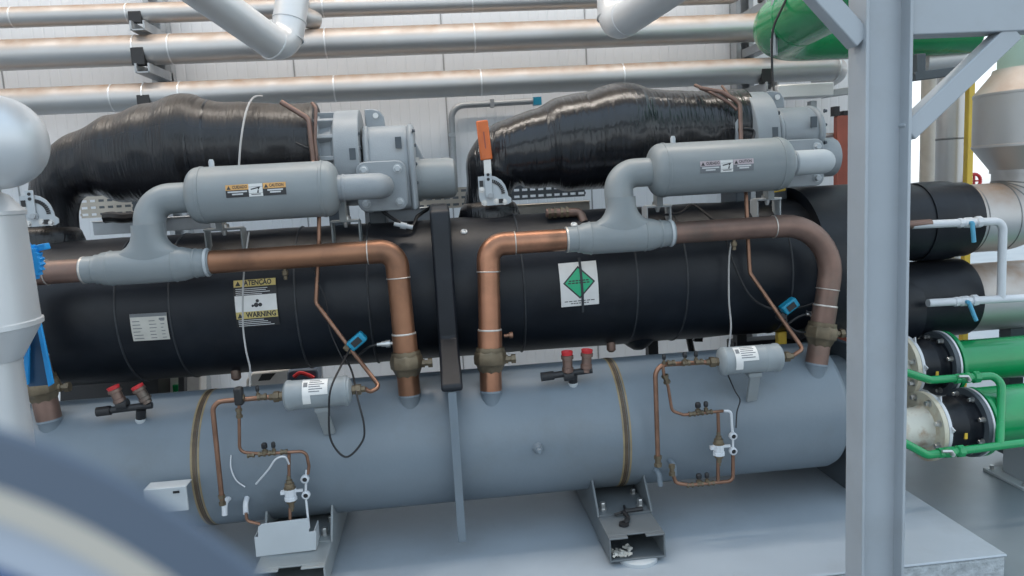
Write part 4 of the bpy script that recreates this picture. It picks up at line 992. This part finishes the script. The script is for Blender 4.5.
# perforated cable trays behind the barrel
def tray(label, pl, pr, Y, h, rows, mat, zshift=0):
    a, b = P(*pl, Y), P(*pr, Y); z = (a.z+b.z)/2+zshift; L = b.x-a.x
    t = thing('cable_tray', label, 'cable tray', ((a.x+b.x)/2, Y, z))
    mb = MB(); pitch = .047; n = max(1, int(L/pitch)); pitch = L/n; ph = h/rows; hh = ph*.36
    for i in range(rows+1):
        z0 = z+i*ph-(ph-hh)/2; z1 = z+i*ph+(ph-hh)/2; z0 = max(z0, z); z1 = min(z1, z+h)
        mb.box((a.x+L/2, Y, (z0+z1)/2), (L, .004, z1-z0))
    for i in range(rows):
        for k in range(n+1): mb.box((a.x+k*pitch, Y, z+ph*(i+.5)), (.017 if 0 < k < n else .010, .004, hh+.001))
    build('perforated_side', mb, mat, t, smooth=False)
    mb = MB(); mb.box((a.x+L/2, Y+.10, z+.003), (L, .2, .004))
    if mat == 'tray': mb.box((a.x+L/2, Y+.2, z+h/2), (L, .004, h))
    build('tray_base', mb, 'dark_plate', t)
    return t
tray('tan perforated cable tray behind the left suction elbow', (82, 219), (133, 215), 4.6, .155, 4, 'tray')
tray('tan perforated cable tray under the slide cylinder of the left compressor', (408, 212), (478, 205), 4.5, .12, 3, 'tray')
tray('dark perforated cable tray behind the lever of the right suction pipe', (505, 201), (585, 196), 4.55, .12, 3, 'dark_plate')
for lab, q, Y, mat in (('grey metal trunking behind the tee of the left muffler', ((93, 229), (210, 222)), 4.5, 'galv'), ('grey metal trunking behind the left compressor foot', ((365, 218), (430, 214)), 4.45, 'galv'), ('tan metal trunking behind the quadrant of the right suction pipe', ((510, 213), (590, 207)), 4.5, 'tray')):
    a, b = P(*q[0], Y), P(*q[1], Y); mb = MB(); z = (a.z+b.z)/2
    mb.box(((a.x+b.x)/2, Y+.05, z), (b.x-a.x, .1, .075)); mb.box(((a.x+b.x)/2, Y+.05, z+.040), (b.x-a.x+.004, .12, .006))
    finish(build('cable_trunking', mb, mat, bevel=.004), lab, 'trunking')
cable('fat black cable bundle lying over the trunking behind the left tee', [P(104, 218, 4.35), P(112, 217, 4.35), P(122, 218, 4.35), P(140, 217, 4.4), P(160, 221, 4.4)], .03, 'cable', 'cable_bundle')
t = thing('service_valve', 'small brown service valve lying on the barrel right of the orange lever', 'valve', P(575, 214, 3.70))
mb = MB(); mb.tube([P(546, 213, 3.70), P(580, 212, 3.70), P(584, 222, 3.68)], .022, 14, .03); build('body', mb, 'copper_dull', t)
for px, py in ((552, 213), (564, 212)): fitting(t, P(px, py, 3.70), (1, 0, 0), .03, .04)
cable('dark wiring looping behind the right muffler', [P(660, 215, 3.6), P(680, 213, 3.6), P(692, 205, 3.6), P(706, 214, 3.55), P(722, 228, 3.46)], .006)
cable('black wiring from the left compressor to the barrel', [P(372, 200, 3.75), P(385, 213, 3.7), P(399, 222, 3.66), P(412, 226, 3.66), P(418, 216, 3.75), P(433, 206, 3.9)], .009)
t = thing('cable_gland', 'white connector plug on the black wiring below the left compressor', 'connector', P(400, 226, 3.6))
mb = MB(); a = P(394, 224, 3.60); mb.lathe(a, (1, 0, -.25), [(0, .010), (.03, .010), (.03, .016), (.06, .016), (.06, .011), (.09, .011)], 10); build('body', mb, 'light_grey', t)
# red oxide post
t = thing('ladder_post', 'red oxide painted steel post behind the right compressor', 'post', P(842, 195, 4.7))
a, b = P(838, 116, 4.7), P(843, 215, 4.7)
mb = MB(); mb.box((a.x+.02, 4.7, (a.z)/2), (.075, .05, a.z)); build('upright', mb, 'red_brown', t, bevel=.004)
mb = MB(); mb.box((a.x-.02, 4.7, a.z+.03), (.035, .05, .06)); mb.box((a.x+.04, 4.7, a.z+.015), (.03, .05, .03)); build('hook', mb, 'black', t)
mb = MB(); mb.tube([P(815, 136, 4.75), P(838, 135, 4.75)], .016, 10); build('rung', mb, 'clad', t)
mb = MB(); mb.bar(P(766, 189, 3.75), P(784, 186, 3.75), .04, .05); finish(build('yellow_wedge', mb, 'yellow', bevel=.006), 'small yellow plate under the right end of the right muffler', 'plate')

# ------------------------------------------------------------------ steel portal: column, beam, braces
YC = 2.3
xl, xr = P(864, 300, YC).x, P(909, 300, YC).x
t = thing('steel_column', 'tall grey painted steel H column in front of the plinth, with beam and two diagonal braces', 'column', ((xl+xr)/2, YC, 0))
H0, H1 = 0, 3.4; bf = .105; tf = .011
mb = MB()
for x in (xl+tf/2, xr-tf/2): mb.box((x, YC+bf/2, (H0+H1)/2), (tf, bf, H1-H0))
mb.box(((xl+xr)/2, YC+bf/2, (H0+H1)/2), (xr-xl-tf, .009, H1-H0))
build('upright', mb, 'column', t, bevel=.0025)
mb = MB(); mb.box(((xl+xr)/2, YC+bf/2, .01), (.28, .28, .02)); build('base_plate', mb, 'column', t, bevel=.003)
zb = P(970, 32, YC).z
mb = MB(); mb.box((xr+1.1, YC+bf/2, zb+.12), (2.2, bf-.02, .24)); build('beam', mb, 'column', t, 'pale grey horizontal beam', bevel=.004)
mb = MB(); mb.box((xl-1.3, YC+bf/2, zb+.35+.09), (2.6, bf-.02, .18)); build('beam', mb, 'column', t, bevel=.004)
def brace(p0, p1):
    mb = MB(); mb.bar(p0, p1, .064, .060, up=(0, 1, 0)); return build('brace', mb, 'column', t, 'diagonal brace', bevel=.004)
Yb = YC+.045
brace(P(904, 133, Yb), P(1010, 32, Yb)); brace(P(859, 41, Yb), P(786, -40, Yb))

# ------------------------------------------------------------------ water pipes at the right
def flange_set(t, x, y, z, r, mats, d=(1, 0, 0)):
    pass
# chilled water, upper: black insulation then silver elbow rising into a duct-like casing
UY = 3.9
uz = P(950, 220, UY).z; lz = P(950, 297, UY).z
ux0 = 2.3; ux1 = P(981, 222, 3.74).x; xs = P(1040, 200, UY).x
t = thing('chilled_water_pipe', 'silver clad water pipe elbowing up to the cone casing, its end wrapped in black insulation', 'insulated pipe', (ux1, UY, uz-.2))
mb = MB(); mb.lathe((ux0, UY, uz), (1, 0, 0), [(0, .2), (.06, .206), (.2, .208), (ux1-ux0-.12, .209), (ux1-ux0, .205)], 48); blk = build('black_insulation', mb, 'rubber', t, 'black insulated end')
mb = MB(); xx = P(921, 215, UY).x
mb.lathe((xx-.05, UY, uz), (1, 0, 0), [(0, .20), (0, .216), (.03, .219), (.16, .219), (.19, .216), (.19, .20)], 48, caps=False); build('foam_sleeve', mb, 'rubber', blk)
mb = MB(); mb.lathe((P(914, 215, UY).x, UY, uz), (1, 0, 0), [(0, .2), (0, .213), (.03, .213), (.03, .2)], 48, caps=False); build('pale_ring', mb, 'white_pipe', blk)
mb = MB(); vx = P(1030, 200, UY).x
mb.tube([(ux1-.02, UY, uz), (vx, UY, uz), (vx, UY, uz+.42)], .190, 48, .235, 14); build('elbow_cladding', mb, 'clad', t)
ep = rounded([Vector((ux1-.02, UY, uz)), Vector((vx, UY, uz)), Vector((vx, UY, uz+.42))], .235, 14)
for i in (1, 5, 9, 13):
    if i < len(ep)-1: ring_at(t, ep[i], ep[i+1]-ep[i-1], .190, .007, 'seam', 'gore_seam')
ring_at(t, (ux1+.03, UY, uz), (1, 0, 0), .19, .007, 'seam', 'gore_seam')
# casing
zc0 = P(985, 171, UY).z; z1_ = P(972, 149, UY).z; z2_ = P(972, 97, UY).z; z3_ = P(990, 73, UY).z
t = thing('valve_casing', 'silver clad casing with coned ends around the rising water pipe', 'casing', (vx, UY, zc0))
_d = ray(972, 120); R1 = math.hypot(vx, UY)*abs(math.sin(math.atan2(_d.x, _d.y)-math.atan2(vx, UY)))
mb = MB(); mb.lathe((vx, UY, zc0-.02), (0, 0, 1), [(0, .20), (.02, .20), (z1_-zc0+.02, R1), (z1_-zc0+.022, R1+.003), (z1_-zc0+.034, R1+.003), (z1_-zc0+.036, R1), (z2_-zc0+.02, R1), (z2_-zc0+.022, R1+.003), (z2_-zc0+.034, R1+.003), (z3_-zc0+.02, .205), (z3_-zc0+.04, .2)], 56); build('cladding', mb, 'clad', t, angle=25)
mb = MB(); mb.lathe((vx, UY, z3_-.02), (0, 0, 1), [(0, .178), (1.3, .178)], 48); build('riser', mb, M.setdefault('pale_green', paint('pale_green_pipe', (.36, .50, .44), .35, var=.05)), t, 'pale green pipe')
# lower
t = thing('chilled_water_pipe', 'straight silver clad water pipe with thick black insulated end below the elbow', 'insulated pipe', (3, UY, lz-.21))
mb = MB(); mb.lathe((ux0, UY, lz), (1, 0, 0), [(0, .21), (.1, .214), (ux1-ux0-.05, .216), (ux1-ux0-.005, .216), (ux1-ux0, .205)], 48); build('black_insulation', mb, 'rubber', t, 'black insulated end')
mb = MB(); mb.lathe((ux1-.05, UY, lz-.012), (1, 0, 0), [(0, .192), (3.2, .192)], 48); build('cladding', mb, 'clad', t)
mb = MB(); mb.lathe((ux0, UY-.02, lz-.03), (1, 0, 0), [(0, .22), (.2, .222), (.26, .21)], 40); build('torn_sleeve', mb, 'rubber', t)
# white drain pipes with blue levers
DYv = 3.62
def ball_valve(t, p, mat, lever_mat, lv, r=.03):
    mb = MB(); mb.lathe(Vector(p)-Vector((.06, 0, 0)), (1, 0, 0), [(0, r*.85), (.02, r*.85), (.022, r*.6), (.035, r*.9), (.075, r*.9), (.09, r*.6), (.098, r), (.125, r)], 8); v = build('valve_body', mb, mat, t)
    mb = MB(); a = Vector(p)+Vector((-.01, -.03, 0)); mb.lathe(a+Vector((0, .03, 0)), (0, -1, 0), [(0, .010), (.04, .010)], 10); mb.tube([a+Vector((0, -.01, 0))]+[a+Vector(q) for q in lv], .007 if mat == 'green' else .011, 10, .01); build('lever', mb, lever_mat, v, 'lever handle')
t = thing('drain_pipe', 'white drain pipe with blue levers, in front of silver pipes', 'pipe', P(1000, 300, DYv))
mb = MB(); mb.tube([P(912, 225, DYv), P(1003, 221, DYv), P(1001, 300, DYv)], .021, 16, .05); mb.tube([P(928, 303, DYv), P(1040, 297, DYv)], .021, 16); build('tube', mb, 'white_pipe', t)
ball_valve(t, P(969, 222.5, DYv), 'white_pipe', 'lever_blue', [(.0, -.01, -.02), (.01, -.01, -.10)])
ball_valve(t, P(965, 301, DYv), 'white_pipe', 'lever_blue', [(.01, -.01, -.02), (.045, -.01, -.10)])
mb = MB(); mb.lathe(P(905, 225, DYv), (1, 0, 0), [(0, .022), (.14, .022)], 12); build('copper_end', mb, 'copper_dull', t)

# condenser water, green
def green_run(label, px_f0, Y, cpx, cpy, rp, rf, x_first, x_joint0, x_joint1, fmat, dz=0.):
    z = P(cpx, cpy, Y).z; rn = .098
    xx = lambda px: P(px, cpy, Y).x
    t = thing('cooling_water_pipe', label, 'pipe', (xx(1000), Y, z-rp))
    mb = MB(); mb.lathe((xx(x_joint1)+.02, Y, z+dz), (1, 0, 0), [(0, rp), (3.0, rp)], 48); build('green_pipe', mb, 'green', t, 'glossy green pipe')
    mb = MB(); mb.lathe((xx(x_joint1), Y, z), (1, 0, 0), [(0, rf-.01), (.0, rf), (.018, rf), (.02, rp+.012), (.035, rp+.004)], 48); build('green_flange', mb, 'green', t, 'green flange')
    # pale nozzle from the machine
    mb = MB(); mb.lathe((2.1, Y, z), (1, 0, 0), [(0, rn), (xx(x_first)-2.1-.02, rn), (xx(x_first)-2.1+.002, rn+.010)], 40); build('nozzle', mb, 'rusty_white', t, 'rust stained white nozzle')
    f = MB(); f.lathe((xx(x_first), Y, z), (1, 0, 0), [(0, rn), (0, rf), (.024, rf), (.024, rn)], 56); fl = build('pale_flange', f, fmat, t, 'pale flange with rust marks', bevel=.002)
    f = MB(); f.lathe((xx(x_first)+.03, Y, z), (1, 0, 0), [(0, rp), (0, rf-.006), (.016, rf-.006), (.016, rn)], 56); build('counter_flange', f, 'white_pipe', t)
    # rubber joint
    j0, j1 = xx(x_first)+.05, xx(x_joint1)-.012; L = j1-j0
    mb = MB(); mb.lathe((j0, Y, z), (1, 0, 0), [(0, rf-.02), (.012, rf-.02), (.03, rf-.045), (L*.3, rf-.05), (L*.5, rf-.035), (L*.7, rf-.05), (L-.04, rf-.045), (L-.03, rf-.02), (L, rf-.02)], 48); rj = build('rubber_joint', mb, 'rubber', t, 'black rubber expansion joint')
    mb = MB(); mb.lathe((j1-.035, Y, z), (1, 0, 0), [(0, rf-.06), (0, rf), (.022, rf), (.022, rf-.06)], 48); build('dark_flange', mb, 'dark_plate', t)
    mb = MB(); mb.lathe((j1-.011, Y, z), (1, 0, 0), [(0, rp), (0, rf+.002), (.010, rf+.002), (.010, rp)], 48); build('steel_ring', mb, 'white_pipe', t)
    mb = MB(); mb.box((j0+L*.42, Y-rf+.044, z-.02), (.014, .010, .03)); build('yellow_tag', mb, 'yellow', rj)
    for k in range(8):
        a = 2*PI*(k+.5)/8; rb = rf-.028; c, s = math.cos(a)*rb, math.sin(a)*rb
        bolt(t, (xx(x_first), Y+c, z+s), (-1, 0, 0), .013, .022, 'steel'); bolt(t, (j1-.035, Y+c, z+s), (-1, 0, 0), .011, .022, 'steel')
    for a in (math.radians(115), math.radians(170)):
        mb = MB(); c, s = math.cos(a), math.sin(a); mb.prism([(-.02, 0), (.02, 0), (0, .03)], (xx(x_first)+.045, Y-0+c*(rf-.012), z+s*(rf-.012)), (0, -s, c), (0, c, s), .006); build('tab', mb, 'white_pipe', t)
    return t, z
green_run('green water pipe with flanged rubber joint directly below the silver pipes', 0, 3.66, 1000, 358, .112, .172, 898, 918, 943, 'cream')
green_run('lowest green water pipe with flanged rubber joint and white rust marked nozzle', 0, 3.42, 1000, 419, .152, .174, 922, 945, 973, 'cream', .018)
t = thing('drain_pipe', 'thin green drain pipe with two small valves, in front of the green pipes', 'pipe', P(1000, 445, 3.2))
mb = MB(); mb.tube([P(890, 366, 3.36), P(905, 372, 3.36), P(930, 380, 3.36), P(1002, 375, 3.36), P(999.5, 446, 3.2)], .020, 16, .05); mb.tube([P(890, 436, 3.2), P(905, 443, 3.2), P(927, 455, 3.2), P(1045, 440, 3.2)], .020, 16, .05); build('tube', mb, 'green', t)
ball_valve(t, P(966, 378, 3.36), 'green', 'steel', [(-.01, -.01, .02), (-.06, -.01, .024)], .030)
ball_valve(t, P(950, 452, 3.2), 'green', 'steel', [(-.01, -.01, .02), (-.06, -.01, .024)], .030)
# pipe support post
pb = PZ(1028, 478, 0)
t = thing('pipe_post', 'grey steel post on a pale base plate standing on the floor under the green pipes', 'post', (pb.x, pb.y, 0))
mb = MB(); mb.box((pb.x, pb.y, .15), (.17, .17, .27)); mb.box((pb.x, pb.y, .285), (.20, .26, .012)); build('upright', mb, 'column', t, bevel=.004)
mb = MB(); mb.box((pb.x, pb.y, .008), (.30, .30, .016)); bp = build('base_plate', mb, 'light_grey', t, 'pale base plate', bevel=.002)
for sx in (-1, 1):
    for s2 in (-1, 1): bolt(bp, (pb.x+sx*.12, pb.y+s2*.12, .016), (0, 0, 1), .012, .02, 'steel')
p = P(1012, 333, 3.9); mb = MB(); mb.box((p.x, 3.9, (lz-.2+.0)/2+.02), (.09, .09, lz-.2-.04)); finish(build('pipe_stanchion', mb, 'dark_plate', bevel=.003), 'dark stanchion between the straight silver pipe and the green pipe behind', 'stanchion')
# outside the opening at the right: vertical pipes and a yellow pole
def vert(label, name, px, Y, r, mat, cat, seams=()):
    x = P(px, 130, Y).x; t = thing(name, label, cat, (x, Y, 0))
    mb = MB(); mb.lathe((x, Y, 0), (0, 0, 1), [(0, r), (3.6, r)], 32); build('pipe', mb, mat, t)
    for z in seams: ring_at(t, (x, Y, z), (0, 0, 1), r, .014, 'seam', 'cladding_seam')
vert('vertical silver clad pipe seen through the opening right of the column', 'vertical_pipe', 951, 5.2, .098, 'clad', 'pipe', (P(950, 139, 5.2).z,))
vert('tan vertical pipe just right of the column behind the brace', 'vertical_pipe', 928, 5.6, .055, 'tray', 'pipe')
x = P(969, 130, 5.0).x; mb = MB(); mb.box((x, 5.0, 1.7), (.045, .045, 3.4)); finish(build('yellow_pole', mb, 'yellow', bevel=.004), 'tall yellow pole seen between the silver pipe and the casing', 'pole')
t = thing('handwheel', 'small red handwheel beside the yellow pole', 'handwheel', P(974, 182, 5.1))
p = P(974, 181, 5.1); mb = MB(); ringp = [p+Vector((.05*math.cos(k*PI/8), 0, .05*math.sin(k*PI/8))) for k in range(17)]; mb.tube(ringp, .012, 8, caps=False); build('rim', mb, 'red', t)
mb = MB(); mb.bar(p-Vector((.05, 0, 0)), p+Vector((.05, 0, 0)), .012, .012); mb.bar(p-Vector((0, 0, .05)), p+Vector((0, 0, .05)), .012, .012); build('spoke', mb, 'red', t)
mb = MB(); mb.box(P(935, 74, 4.6), (.30, .05, .055), Matrix.Rotation(-.08, 3, 'Y')); mb.box(P(919, 64, 4.6), (.06, .05, .12)); finish(build('pipe_clamp', mb, 'dark_plate', bevel=.004), 'dark steel bracket under the green pipe right of the column', 'bracket')
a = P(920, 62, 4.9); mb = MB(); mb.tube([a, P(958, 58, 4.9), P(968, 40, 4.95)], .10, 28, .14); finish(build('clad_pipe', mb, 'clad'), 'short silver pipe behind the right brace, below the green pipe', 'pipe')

# ------------------------------------------------------------------ left foreground: white clad vertical pipe and dome
LY = 2.2
ax = P(-40, 260, LY).x
t = thing('clad_standpipe', 'white clad vertical pipe with wide casing left of the machine', 'pipe', (ax, LY, 0))
z = lambda px, py: P(px, py, LY).z
def edge_r(cx, cy, px, py):      # radius of a vertical pipe about (cx, cy) whose outline passes that pixel
    d = ray(px, py); return math.hypot(cx, cy)*abs(math.sin(math.atan2(d.x, d.y)-math.atan2(cx, cy)))
Rn, Ru, Rl, Rp = (edge_r(ax, LY, *q) for q in ((22, 200), (25, 209), (42, 318), (28, 380)))
zs_ = [z(22, 205), z(25, 210), z(43, 325), z(24, 359)]
mb = MB(); prof = [(zs_[3]-.0, Rp), (zs_[2], Rl), (zs_[2]+.003, Rl+.006), (zs_[2]+.016, Rl+.006), (zs_[2]+.018, Rl), (zs_[1]-.012, Ru), (zs_[1]-.010, Ru+.004), (zs_[1], Ru+.004), (zs_[1]+.005, Ru-.002), (zs_[1]+.045, Rn*.82), (zs_[1]+.055, Rn*.7)]
mb.lathe((ax, LY, 0), (0, 0, 1), prof, 64); build('casing', mb, 'clad_white', t, angle=25)
mb = MB(); mb.lathe((ax, LY, 0), (0, 0, 1), [(0, Rp-.004), (zs_[3]+.01, Rp-.004)], 56); build('pipe', mb, 'clad_white', t)
mb = MB(); mb.lathe((ax, LY, zs_[1]+.04), (0, 0, 1), [(0, Rn*.72), (.1, Rn*.72)], 40); build('neck', mb, 'clad_white', t)
t = thing('clad_dome', 'white clad pipe end with rounded dome end above the white standpipe', 'pipe', P(0, 186, LY))
xe = P(44, 142, LY).x; zc_ = z(5, 142); r = .127
prof = [(0, r), (.9, r)]+[(.9+.13*math.sin(a), r*math.cos(a)**.85) for a in [PI/2*k/10 for k in range(1, 10)]]+[(1.03, .004)]
mb = MB(); mb.lathe((xe-1.03, LY, zc_), (1, 0, 0), prof, 56); build('cladding', mb, 'clad_white', t, angle=60)
# blue gear wheel and lever behind it
BY = 2.5
t = thing('blue_valve_handle', 'bright blue notched valve handle behind the white standpipe', 'valve handle', P(42, 260, BY))
c = P(28, 262, BY); k = BY/FPX
out = []
for i in range(44):
    a = 2*PI*i/44; rr_ = (19.5 if i % 2 else 16.5)*k; out.append((math.cos(a)*rr_*.85, math.sin(a)*rr_))
mb = MB(); mb.prism(out, c, (1, 0, 0), (0, 0, 1), .03); build('notched_disc', mb, 'blue', t, bevel=.002)
mb = MB(); mb.tube([c+Vector((0, .012, 0)), c+Vector((-.06, .012, 0)), Vector((ax+.02, LY+.05, c.z))], .018, 12, .03); build('stem', mb, 'galv', t)
mb = MB(); mb.bar(P(34, 249, BY), P(48, 246, BY), .03, .02); build('pointer', mb, 'blue', t, bevel=.003)
t = thing('blue_lever', 'blue channel lever slanting down behind the white standpipe', 'lever', P(45, 388, BY))
def strip(pts, mat, name, th=-.012, YY=BY):
    ps = [P(x, y, YY) for x, y in pts]; o = ps[0]; mb = MB(); mb.prism([(p.x-o.x, p.z-o.z) for p in ps], o, (1, 0, 0), (0, 0, 1), th); return build(name, mb, mat, t, bevel=.002)
strip([(35, 318), (39, 318), (53, 384), (48, 387)], 'blue', 'side_strip', -.012)
strip([(23, 338), (29, 334), (28, 385), (24, 385)], 'blue', 'side_strip', -.012)
strip([(27, 322), (38, 316), (50, 385), (28, 387)], 'blue_shaded', 'web', -.008, BY+.02)
q = P(30, 345, BY+.02); mb = MB(); mb.tube([q, Vector((q.x-.05, BY+.02, q.z)), Vector((ax+.02, LY+.05, q.z))], .016, 12, .03); build('stem', mb, 'galv', t)

# ------------------------------------------------------------------ big blurred gauge right before the lens
GD = .15
n = -(F_)
gc = CAM + ray(-225, 1138)*GD
k = GD/FPX
t = thing('dial_gauge', 'big blurred round gauge with slate case and cream ring in the lower left foreground', 'gauge', gc)
Ro = 746*k; Ri = 689*k
mb = MB(); mb.lathe(gc, n, [(-.04, Ro*.6), (-.012, Ro*.9), (-.004, Ro*.98), (.0, Ro), (.001, Ro-.001), (.001, Ri), (-.002, Ri-.001)], 160, caps=False); mb.lathe(gc, n, [(-.04, .001), (-.04, Ro*.6)], 96, caps=False); build('case', mb, 'case', t, 'slate blue case')
mb = MB(); mb.lathe(gc, n, [(-.003, Ri+.001), (.001, Ri), (.001, Ri-30*k), (-.003, Ri-31*k)], 160, caps=False); build('dial_ring', mb, 'cream_ring', t, 'cream ring')
mb = MB(); mb.lathe(gc, n, [(-.006, .001), (-.006, Ri*.9), (-.003, Ri-28*k), (-.003, Ri-40*k), (-.003, .001)], 160); build('dial', mb, 'dial', t, 'pale dial')
mb = MB(); mb.lathe(gc, n, [(-.002, .001), (-.002, Ri-86*k), (-.0025, Ri-85*k)], 160, caps=False); build('blue_face', mb, 'dial_blue', t, 'blue inner face')
mb = MB(); mb.lathe((gc.x-.0, gc.y+.05, 0), (0, 0, 1), [(0, .06), (.02, .06), (.02, .016), (gc.z, .016)], 20); build('stand_pipe', mb, 'galv', t)

# ------------------------------------------------------------------ light, camera
def area(name, loc, rot, sx, sy, energy, col):
    l = bpy.data.lights.new(name, 'AREA'); l.shape = 'RECTANGLE'; l.size = sx; l.size_y = sy; l.energy = energy; l.color = col
    o = bpy.data.objects.new(name, l); COL.objects.link(o); o.location = loc; o.rotation_euler = rot; return o
w = bpy.data.worlds.new('sky'); bpy.context.scene.world = w; w.use_nodes = True
nt = w.node_tree; bg = nt.nodes['Background']
tc = nt.nodes.new('ShaderNodeTexCoord'); sx = nt.nodes.new('ShaderNodeSeparateXYZ'); nt.links.new(tc.outputs['Generated'], sx.inputs[0])
rp = nt.nodes.new('ShaderNodeValToRGB'); e = rp.color_ramp.elements
e[0].position = .0; e[0].color = (.32, .33, .34, 1); e[1].position = 1.; e[1].color = (.55, .75, 1., 1)
for pos, c in ((.48, (.40, .42, .44, 1)), (.5, (.88, .95, 1., 1)), (.62, (.80, .92, 1., 1))):
    q = e.new(pos); q.color = c
mr = nt.nodes.new('ShaderNodeMapRange'); mr.inputs['From Min'].default_value = -1; nt.links.new(sx.outputs['Z'], mr.inputs['Value']); nt.links.new(mr.outputs['Result'], rp.inputs['Fac'])
nt.links.new(rp.outputs['Color'], bg.inputs['Color']); bg.inputs['Strength'].default_value = 1.15
# added warm fill lights out of view, for the tops and the ceiling
for x in (-3.6, -.6, 2.4):
    area('top_fill', (x, 4.0, 6.45), (0, 0, 0), 2.2, .35, 60, (1, .93, .85))
for x in (-3.2, 0., 3.0):
    area('ceiling_fill', (x, 4.2, 5.2), (PI, 0, 0), 2.4, .4, 20, (1, .90, .80))  # added upward fill, so pipe tops reflect a brighter warm ceiling
GROUPS = {'copper_line': 'copper discharge pipes', 'discharge_muffler': 'grey discharge mufflers', 'screw_compressor': 'screw compressors', 'suction_line': 'black wrapped suction pipes',
          'lever_valve': 'valve quadrants on the suction pipes', 'filter_drier': 'filter driers', 'refrigerant_tubing': 'copper tubing sets under the driers', 'liquid_line': 'thin liquid lines above the driers',
          'oil_tube': 'oil tubes over the wrapped pipes', 'relief_valve': 'twin relief valves with red caps', 'muffler_bracket': 'brackets under the mufflers', 'mounting_foot': 'feet of the machine',
          'clad_pipe': 'silver clad pipes', 'strut_post': 'strut posts on the back wall', 'overhead_pipe': 'V-shaped overhead pipes', 'cable_tray': 'perforated cable trays', 'cable_trunking': 'trunking behind the barrel',
          'chilled_water_pipe': 'silver water pipes at the right', 'cooling_water_pipe': 'green water pipes at the right', 'drain_pipe': 'thin drain pipes at the right', 'vertical_pipe': 'vertical pipes in the opening',
          'cable': 'loose cables', 'sensor_stub': 'steel sensors on the copper pipes', 'drain_cock': 'brass drain cocks'}
for o in bpy.data.objects:
    b_ = o.name.split('.')[0]
    if o.parent is None and b_ in GROUPS and 'category' in o: o['group'] = GROUPS[b_]
scn = bpy.context.scene
cd = bpy.data.cameras.new('camera'); cam = bpy.data.objects.new('camera', cd); COL.objects.link(cam); scn.camera = cam
cd.sensor_width = 36; cd.sensor_fit = 'HORIZONTAL'; cd.lens = FPX/1024*36
cd.clip_start = .02
cam.matrix_world = Matrix(((R_.x, U_.x, -F_.x, CAM.x), (R_.y, U_.y, -F_.y, CAM.y), (R_.z, U_.z, -F_.z, CAM.z), (0, 0, 0, 1)))
cd.dof.use_dof = True; cd.dof.focus_distance = 3.4; cd.dof.aperture_fstop = cd.lens/4.4
scn.view_settings.view_transform = 'Standard'; scn.view_settings.look = 'None'; scn.view_settings.exposure = .45; scn.view_settings.gamma = 1; scn.view_settings.use_curve_mapping = False
